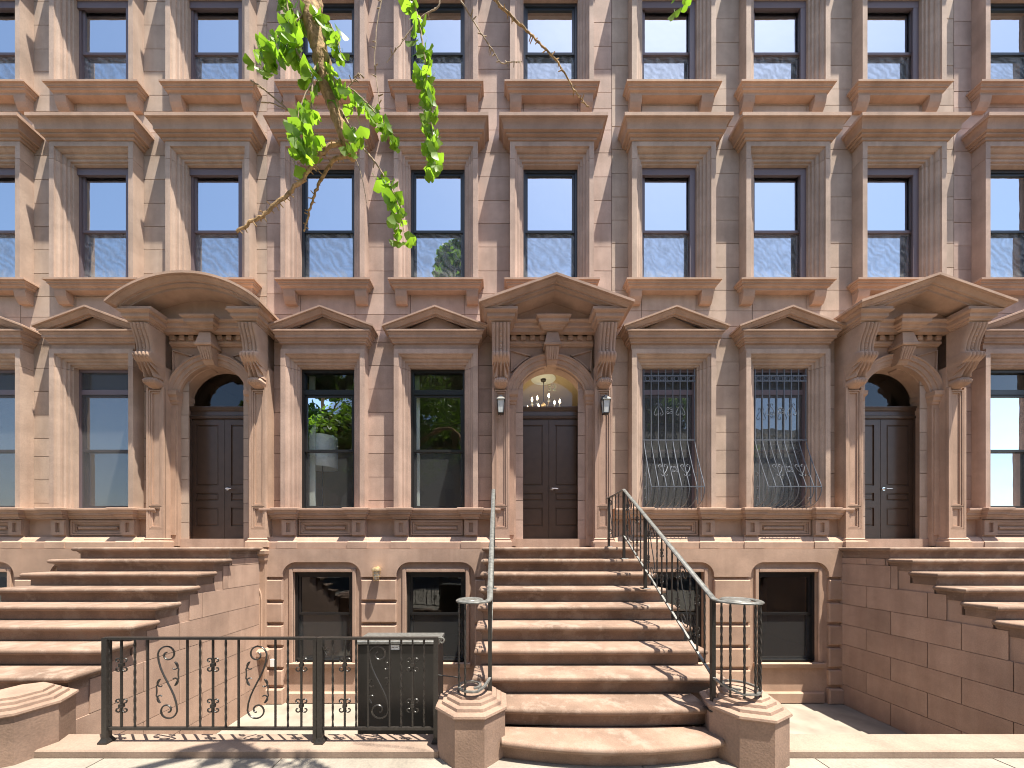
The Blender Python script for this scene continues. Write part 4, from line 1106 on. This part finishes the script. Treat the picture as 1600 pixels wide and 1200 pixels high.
# ================================================================== hall chandelier and house number
ch = thing('chandelier', 'lit brass candle chandelier hanging in the hall behind the fanlight', 'chandelier', (0.95, 7.15, 5.34))
cx, cy = 0.95, 7.15
MB().lathe(cx, cy, [(0.25, 5.348), (0.26, 5.342), (0.25, 5.335), (0.0, 5.335)], 28).build('ceiling_medallion', M['pale'], ch, 40)
MB().lathe(cx, cy, [(0.06, 5.334), (0.055, 5.30), (0.02, 5.285)], 16).build('canopy', M['iron'], ch, 40)
MB().tube([(cx, cy, 5.29), (cx, cy, 4.75)], 0.007, 6).build('rod', M['iron'], ch)
MB().lathe(cx, cy, [(0.01, 4.85), (0.05, 4.80), (0.03, 4.72), (0.06, 4.66), (0.02, 4.58), (0.005, 4.56)], 14).build('stem', M['brass'], ch, 50)
for i in range(8):
    a = i * PI / 4 + 0.3; rr = 0.36 if i % 2 else 0.26
    ex, ey, ez = cx + rr * math.cos(a), cy + rr * math.sin(a), 4.70 + (0.0 if i % 2 else 0.08)
    arm = MB().tube(smooth_path([(cx, cy, 4.66), (cx + 0.5 * (ex - cx), cy + 0.5 * (ey - cy), 4.57), (ex, ey, ez - 0.02)], 5), 0.007, 6).build('arm', M['brass'], ch, 50)
    MB().lathe(ex, ey, [(0.012, ez - 0.02), (0.032, ez - 0.01), (0.014, ez), (0.014, ez + 0.06)], 10).build('candle', M['pale'], arm, 50)
    MB().lathe(ex, ey, [(0.006, ez + 0.06), (0.02, ez + 0.085), (0.016, ez + 0.115), (0.002, ez + 0.15)], 10).build('bulb', M['bulb'], arm, 60)
pl_d = bpy.data.lights.new('chandelier_light', 'POINT'); pl_d.energy = 8; pl_d.color = (1.0, 0.80, 0.55); pl_d.shadow_soft_size = 0.3
pl_o = bpy.data.objects.new('chandelier_light', pl_d); col.objects.link(pl_o); pl_o.location = (cx, cy, 4.35)
tc = bpy.data.curves.new('house_number', 'FONT'); tc.body = '52'; tc.size = 0.175; tc.extrude = 0.001; tc.align_x = 'CENTER'
to = bpy.data.objects.new('house_number', tc); col.objects.link(to); bpy.context.view_layer.update()
me = bpy.data.meshes.new_from_object(to.evaluated_get(bpy.context.evaluated_depsgraph_get()))
bpy.data.objects.remove(to); me.materials.clear(); me.materials.append(M['gold'])
place('house_number', me, main_house, (1.02, YW + 0.236, 4.765), rot=(R(90), 0, 0))

# ------------------------------------------------------------------ floor lamp in the parlour
fl = thing('floor_lamp', 'big white drum lampshade behind the left parlour window', 'lamp', (-3.54, 6.78, 1.9))
MB().lathe(-3.54, 6.78, [(0.27, 3.36), (0.285, 3.36), (0.285, 3.98), (0.27, 3.98)], 32, False).build('lamp_shade', M['lampshade'], fl, 50)
MB().lathe(-3.54, 6.78, [(0.27, 3.90), (0.02, 3.895)], 32, False).build('shade_diffuser', M['lampshade'], fl, 50)
MB().tube([(-3.54, 6.78, 1.92), (-3.54, 6.78, 3.89)], 0.012, 8).build('stem', M['iron'], fl, 50)
MB().lathe(-3.54, 6.78, [(0.16, 1.905), (0.16, 1.925), (0.02, 1.94)], 20).build('lamp_foot', M['iron'], fl, 50)
for w, x_ in ((wins1[0], -0.40), (wins1[1], -0.43)):
    MB().box(x_ - 0.06, x_ + 0.05, 0.16, 0.20, 0.02, 2.55).build('window_casing', M['pale'], w, local=True, loc=(0, 0, 0))

# ================================================================== ginkgo branch
def bp_(px, py, d): return Vector(((px - 779) * d / FPX, d, EYE + (855 - py) * d / FPX))
tree = thing('ginkgo_tree', 'ginkgo street tree whose leafy spurred branch hangs into the top left', 'tree', (-4.1, -0.9, 0), 'street trees')
limb_px = [(478, -20, 2.0, .040), (484, 18, 2.0, .039), (493, 52, 2.0, .037), (503, 95, 2.0, .036), (509, 130, 2.0, .034), (519, 160, 2.0, .029), (530, 190, 2.0, .027), (538, 214, 2.0, .025), (546, 232, 2.0, .023), (551, 245, 2.0, .020)]
pts = [Vector((-4.1, -0.9, 4.3)), Vector((-3.4, -0.3, 5.25)), Vector((-2.4, 0.7, 5.75)), Vector((-1.55, 1.6, 5.6))] + [bp_(*q[:3]) for q in limb_px]
rad = [0.085, 0.07, 0.055, 0.045] + [q[3] for q in limb_px]
sp = smooth_path(pts, 4); sr = []
for i in range(len(rad) - 1): sr += [rad[i] + (rad[i + 1] - rad[i]) * t / 4 * 1.0 for t in range(4)]
sr.append(rad[-1]); sr = [r_ * 1.32 * (1 + 0.10 * math.sin(i * 2.3) + rnd.uniform(-.05, .05)) for i, r_ in enumerate(sr)]
limb = MB().tube(sp, 0.05, 10, (1, 0, 0), sr).build('branch', M['bark'], tree, 60)
tp = smooth_path([(-4.15, -0.9, -0.05), (-4.12, -0.9, 0.4), (-4.1, -0.92, 1.6), (-4.05, -0.9, 3.0), (-4.1, -0.9, 4.4), (-4.2, -1.0, 6.2), (-4.1, -1.1, 8.0)], 4)
MB().tube(tp, 0.1, 12, (1, 0, 0), [0.24 - 0.19 * (i / (len(tp) - 1)) ** 0.8 + (0.06 if i < 3 else 0) for i in range(len(tp))]).build('trunk', M['bark'], tree, 60)
def leaf_mesh(seed):
    r2 = random.Random(seed); v = [(0, 0, 0)]; n = 12; f = []
    for i in range(n + 1):
        a = R(-62 + 124 * i / n); notch = 1 - 0.30 * math.exp(-((i - n / 2) / 0.9) ** 2) + r2.uniform(-0.05, 0.04)
        rr = notch * (1 - 0.12 * (abs(i - n / 2) / (n / 2)) ** 2)
        v.append((rr * math.sin(a), 0.16 * math.cos(a * 2.2) * (0.5 + 0.5 * r2.random()) - 0.1 * math.sin(a) ** 2, -rr * math.cos(a)))
    for i in range(1, n + 1): f.append((0, i, i + 1))
    # petiole
    mb = MB(); mb.add(v, f)
    mb.tube([(0, 0, 0), (0.03, 0.06, 0.28), (0.0, 0.1, 0.6)], 0.018, 4, (1, 0, 0))
    m = mb.mesh('leaf', M['leaf'], 60)
    return m
LEAVES = [leaf_mesh(s) for s in range(5)]
n_leaf = 0
def put_leaf(p, parent, size):
    global n_leaf
    s = size * 0.62 * rnd.uniform(0.6, 1.2)
    off = Vector((rnd.uniform(-1, 1), rnd.uniform(-1, 1), rnd.uniform(-1.2, 0.2))) * s * 0.75
    place('leaf', LEAVES[rnd.randrange(5)], parent, tuple(p + off + Vector((0, 0, -0.3 * s))), rot=(rnd.gauss(0.15, 0.5), rnd.gauss(0, 0.6), rnd.uniform(-1.1, 1.1)), scale=(s, s, s))
    n_leaf += 1
def twig(pxs, r0, r1, leaves=0, size=0.075, thorns=0, mat='twig', parent=tree, first=0.0):
    """twig through the given points; leaves per knot, spurs per knot"""
    P = smooth_path([bp_(*q) for q in pxs], 6); n = len(P)
    P = [p + Vector((rnd.uniform(-1, 1), rnd.uniform(-1, 1), rnd.uniform(-1, 1))) * r0 * 0.35 for p in P]
    rr = [r0 + (r1 - r0) * i / (n - 1) for i in range(n)]
    mb = MB(); mb.tube(P, r0, 6, (0, 1, 0), rr)
    for i in range(2, n - 1):
        if thorns and rnd.random() < thorns:
            t = (P[i + 1] - P[i]).normalized(); d = Vector((rnd.uniform(-1, 1), rnd.uniform(-.6, .6), rnd.uniform(-1, 1))); d = (d - t * d.dot(t)).normalized()
            L = rnd.uniform(0.018, 0.035)
            mb.tube([P[i], P[i] + d * L], 0.0035, 5, (0.3, 1, 0.2), [0.004, 0.0025])
    o = mb.build('branch', M[mat], tree, 60)
    acc = 0.0
    for i in range(int(n * first), n):
        acc += leaves * 2.2
        while acc >= 1: put_leaf(P[i], o, size); acc -= 1
    return o
D0 = 2.0
twig([(551, 243, 2.0), (540, 228, 2.0), (525, 224, 1.98), (505, 238, 1.96), (490, 256, 1.95), (470, 284, 1.93), (440, 310, 1.9), (415, 334, 1.88), (395, 346, 1.86), (370, 362, 1.84)], .013, .007, thorns=.55, mat='bark')
twig([(550, 243, 2.0), (530, 246, 2.02), (515, 258, 2.04), (500, 285, 2.06), (488, 315, 2.08), (480, 345, 2.1), (475, 362, 2.1)], .012, .004, thorns=.5, mat='bark')
twig([(533, 172, 2.0), (548, 200, 1.98), (565, 228, 1.97), (585, 252, 1.96), (601, 276, 1.95), (615, 300, 1.95), (625, 330, 1.95), (631, 362, 1.95)], .006, .003, 0.92, .082, .2, first=0.5)
twig([(519, 150, 2.0), (545, 138, 1.98), (570, 158, 1.97), (588, 178, 1.96), (604, 196, 1.95), (618, 214, 1.95)], .005, .002, 0.9, .070, first=0.25)
twig([(641, -22, 1.9), (648, 10, 1.9), (656, 42, 1.9), (661, 75, 1.9), (666, 108, 1.9)], .006, .005, 0.6, .085)
twig([(666, 108, 1.9), (668, 140, 1.9), (671, 172, 1.9), (675, 205, 1.9), (677, 235, 1.9), (678, 258, 1.9)], .005, .002, 1.05, .080)
twig([(446, -18, 1.95), (451, 25, 1.95), (456, 60, 1.95), (470, 92, 1.96), (490, 118, 1.97)], .006, .004, 0.75, .090)
twig([(486, 10, 2.0), (462, 35, 1.96), (440, 52, 1.92), (424, 66, 1.9), (410, 55, 1.88)], .005, .003, 0.85, .095)
twig([(424, 66, 1.9), (416, 84, 1.9), (408, 96, 1.9)], .003, .002, 0.35, .09)
twig([(503, 92, 2.0), (490, 110, 1.95), (488, 140, 1.93), (486, 172, 1.92), (474, 200, 1.9), (478, 226, 1.9)], .006, .003, 0.80, .090, first=0.45)
twig([(486, 130, 1.93), (470, 165, 1.9), (464, 200, 1.88), (470, 230, 1.88)], .004, .002, 0.65, .095, first=0.35)
twig([(492, 30, 2.0), (508, 28, 1.98), (520, 45, 1.96), (528, 62, 1.95), (532, 84, 1.95)], .005, .003, 0.70, .080)
twig([(505, 92, 2.0), (520, 110, 1.98), (524, 135, 1.97), (545, 150, 1.97)], .004, .003, 0.55, .080)
twig([(540, 214, 2.0), (546, 205, 1.95), (556, 200, 1.92), (555, 212, 1.92)], .003, .002, 0.45, .08)
twig([(598, -12, 2.2), (589, 40, 2.2), (587, 70, 2.2), (585, 100, 2.2), (589, 130, 2.2), (593, 165, 2.2)], .004, .0025, thorns=.4)
twig([(712, -12, 2.1), (732, 20, 2.1), (752, 52, 2.1), (768, 76, 2.1), (783, 98, 2.1), (797, 97, 2.1), (815, 96, 2.1)], .0045, .002, thorns=.35)
twig([(765, -10, 2.0), (785, 12, 2.0), (808, 34, 2.0), (830, 54, 2.0), (850, 74, 2.0), (872, 98, 2.0), (890, 128, 2.0), (904, 150, 2.0), (920, 167, 2.0)], .0075, .003, thorns=.4, mat='bark')
twig([(688, -10, 2.1), (684, 12, 2.1), (665, 22, 2.1), (645, 42, 2.1), (625, 70, 2.1), (604, 98, 2.1)], .005, .002, thorns=.3)
twig([(392, 126, 2.0), (410, 138, 2.0), (432, 156, 2.0), (458, 178, 2.0), (490, 205, 2.0), (520, 235, 2.0)], .005, .003, thorns=.2)
twig([(408, 160, 2.0), (424, 161, 2.0), (440, 168, 2.0), (455, 176, 2.0)], .003, .003)
twig([(536, 208, 2.0), (552, 240, 2.0), (565, 275, 2.0), (573, 318, 2.0)], .003, .0015)
twig([(569, 122, 2.0), (560, 115, 2.0), (553, 126, 2.0), (530, 150, 2.0)], .003, .003, thorns=.3)
twig([(1058, -20, 2.0), (1062, -8, 2.0), (1065, -2, 2.0)], .003, .002, 0.15, .07)
# the rest of the crown, above and beside the picture
def leaf_cloud(name, blobs, count, size, mat, parent, seed, avoid=None):
    r2 = random.Random(seed); vs = []; fs = []; tot = sum(b[3] ** 2 for b in blobs)
    for bx, by, bz, br in blobs:
        for _ in range(int(count * br * br / tot)):
            d = Vector((r2.gauss(0, 1), r2.gauss(0, 1), r2.gauss(0, 1))).normalized() * br * (0.35 + 0.65 * r2.random() ** 0.5)
            p = Vector((bx, by, bz)) + Vector((d.x, d.y, d.z * 0.85))
            if avoid and avoid(p): continue
            a = Vector((r2.gauss(0, 1), r2.gauss(0, 1), r2.gauss(0, 0.6))).normalized(); b = a.cross(Vector((r2.gauss(0, 1), r2.gauss(0, 1), r2.gauss(0, 1)))).normalized()
            s = size * r2.uniform(0.6, 1.3); o = len(vs)
            vs += [p - a * s * 0.2, p + b * s * 0.55 + a * s * 0.5, p + a * s * 1.1, p - b * s * 0.55 + a * s * 0.5]
            fs.append((o, o + 1, o + 2, o + 3))
    m = bpy.data.meshes.new(name); m.from_pydata([tuple(v) for v in vs], [], fs); m.materials.append(mat)
    o = place(name, m, parent); o['kind'] = 'stuff'
    return o
def in_view(p): return p.y > 0.05 and p.z < EYE + 1.75 * p.y + 0.35
r3 = random.Random(3)
blobs = [(-4.2 + r3.uniform(-2.2, 2.4), -1.4 + r3.uniform(-1.6, 1.2), r3.uniform(5.2, 9.5), r3.uniform(0.5, 0.95)) for _ in range(34)]
blobs += [(-3.3, -0.35, 5.5, 0.6), (-2.7, 0.2, 5.9, 0.55), (-2.1, 0.6, 5.9, 0.5), (-3.0, -0.6, 6.2, 0.7), (-2.2, -0.2, 6.4, 0.6)]
leaf_cloud('crown', blobs, 6800, 0.10, M['leaf_far'], tree, 5, in_view)
for i in range(9):
    a = i * 0.7; z = 4.8 + 0.4 * i
    MB().tube(smooth_path([(-4.12, -0.95, z), (-4.1 + 0.9 * math.cos(a), -1.1 + 0.7 * math.sin(a), z + 0.7), (-4.1 + 1.8 * math.cos(a), -1.3 + 1.1 * math.sin(a), z + 1.1)], 4), 0.03, 6, (0.2, 0.3, 1), [0.05 - 0.0045 * k for k in range(9)]).build('branch', M['bark'], tree, 60)

# ================================================================== across the street, seen in the window panes
def street_tree(x, y, h, cr, label, seed):
    t = thing('street_tree', label, 'tree', (x, y, 0), 'street trees')
    tp = smooth_path([(x, y, -0.16), (x + 0.1, y, h * 0.25), (x - 0.1, y + 0.1, h * 0.5), (x + 0.1, y, h * 0.85)], 5)
    MB().tube(tp, 0.1, 10, (1, 0, 0), [0.26 - 0.2 * i / (len(tp) - 1) for i in range(len(tp))]).build('trunk', M['bark'], t, 60)
    r2 = random.Random(seed)
    for i in range(8):
        a = i * 2.4; z = h * 0.32 + i * h * 0.06
        MB().tube(smooth_path([(x, y, z), (x + 0.5 * cr * math.cos(a), y + 0.5 * cr * math.sin(a), z + 1.0), (x + cr * 0.9 * math.cos(a), y + cr * 0.9 * math.sin(a), z + 1.5)], 4), 0.03, 6, (0.2, 0.3, 1), [0.08 - 0.008 * k for k in range(9)]).build('branch', M['bark'], t, 60)
    bl = []
    for _ in range(64):
        a = r2.uniform(0, 2 * PI); q = cr * r2.random() ** 0.5; z = r2.uniform(h * 0.38, h)
        k = 1 - 0.5 * abs((z - h * 0.5) / (h * 0.5)) ** 1.5 if z < h * 0.5 else 1 - 0.88 * (z - h * 0.5) / (h * 0.5)
        bl.append((x + q * k * math.cos(a), y + q * k * math.sin(a), z, r2.uniform(0.6, 1.25) * (0.55 + 0.45 * k)))
    leaf_cloud('crown', bl, 24000, 0.22, M['leaf_far'], t, seed + 1)
street_tree(-10.8, -8.3, 16.5, 4.4, 'leafy tree across the street, reflected in the left parlour window', 11)
street_tree(-2.7, -8.4, 20.5, 3.6, 'leafy tree across the street, reflected in the second parlour window', 12)
street_tree(11.0, -8.4, 16.0, 4.4, 'leafy tree across the street, reflected in the grilled window', 13)
def far_house_block(x0, x1, h, mat, label):
    y = -15.0
    b = thing('row_house', label, 'house', ((x0 + x1) / 2, y, 0), 'houses across the street')
    MB().box(x0, x1, y - 8, y, -0.1, h).build('wall', mat, b)
    MB().cornice(x0 + 0.1, x1 - 0.1, 0, [(0.0, h + 0.002), (0.3, h + 0.1), (0.4, h + 0.4), (0.0, h + 0.42)], 0, 0).build('roof_cornice', M['cream'], b, loc=(0, y, 0)).scale.y = -1
    nx = max(2, int((x1 - x0) / 2.2))
    for i in range(nx):
        for z in (1.2, 4.6, 8.0):
            if z + 2 > h: continue
            xm = x0 + (x1 - x0) * (i + 0.5) / nx
            f = MB().box(xm - 0.6, xm + 0.6, y + 0.002, y + 0.08, z - 0.1, z + 2.1).build('window', M['cream'], b)
            MB().box(xm - 0.48, xm + 0.48, y + 0.081, y + 0.085, z, z + 2.0).build('pane', M['frame'], f)
    return b
far_house_block(-26, -13.2, 10.2, M['brick'], 'red brick house across the street, leftmost of those reflected')
far_house_block(-13, -0.2, 10.8, M['cream'], 'cream stone house across the street, second of those reflected')
far_house_block(0, 12.8, 10.4, M['brick'], 'red brick house across the street, opposite the stoop')
far_house_block(13, 26, 10.9, M['cream'], 'cream stone house across the street, rightmost of those reflected')
print('leaves', n_leaf)
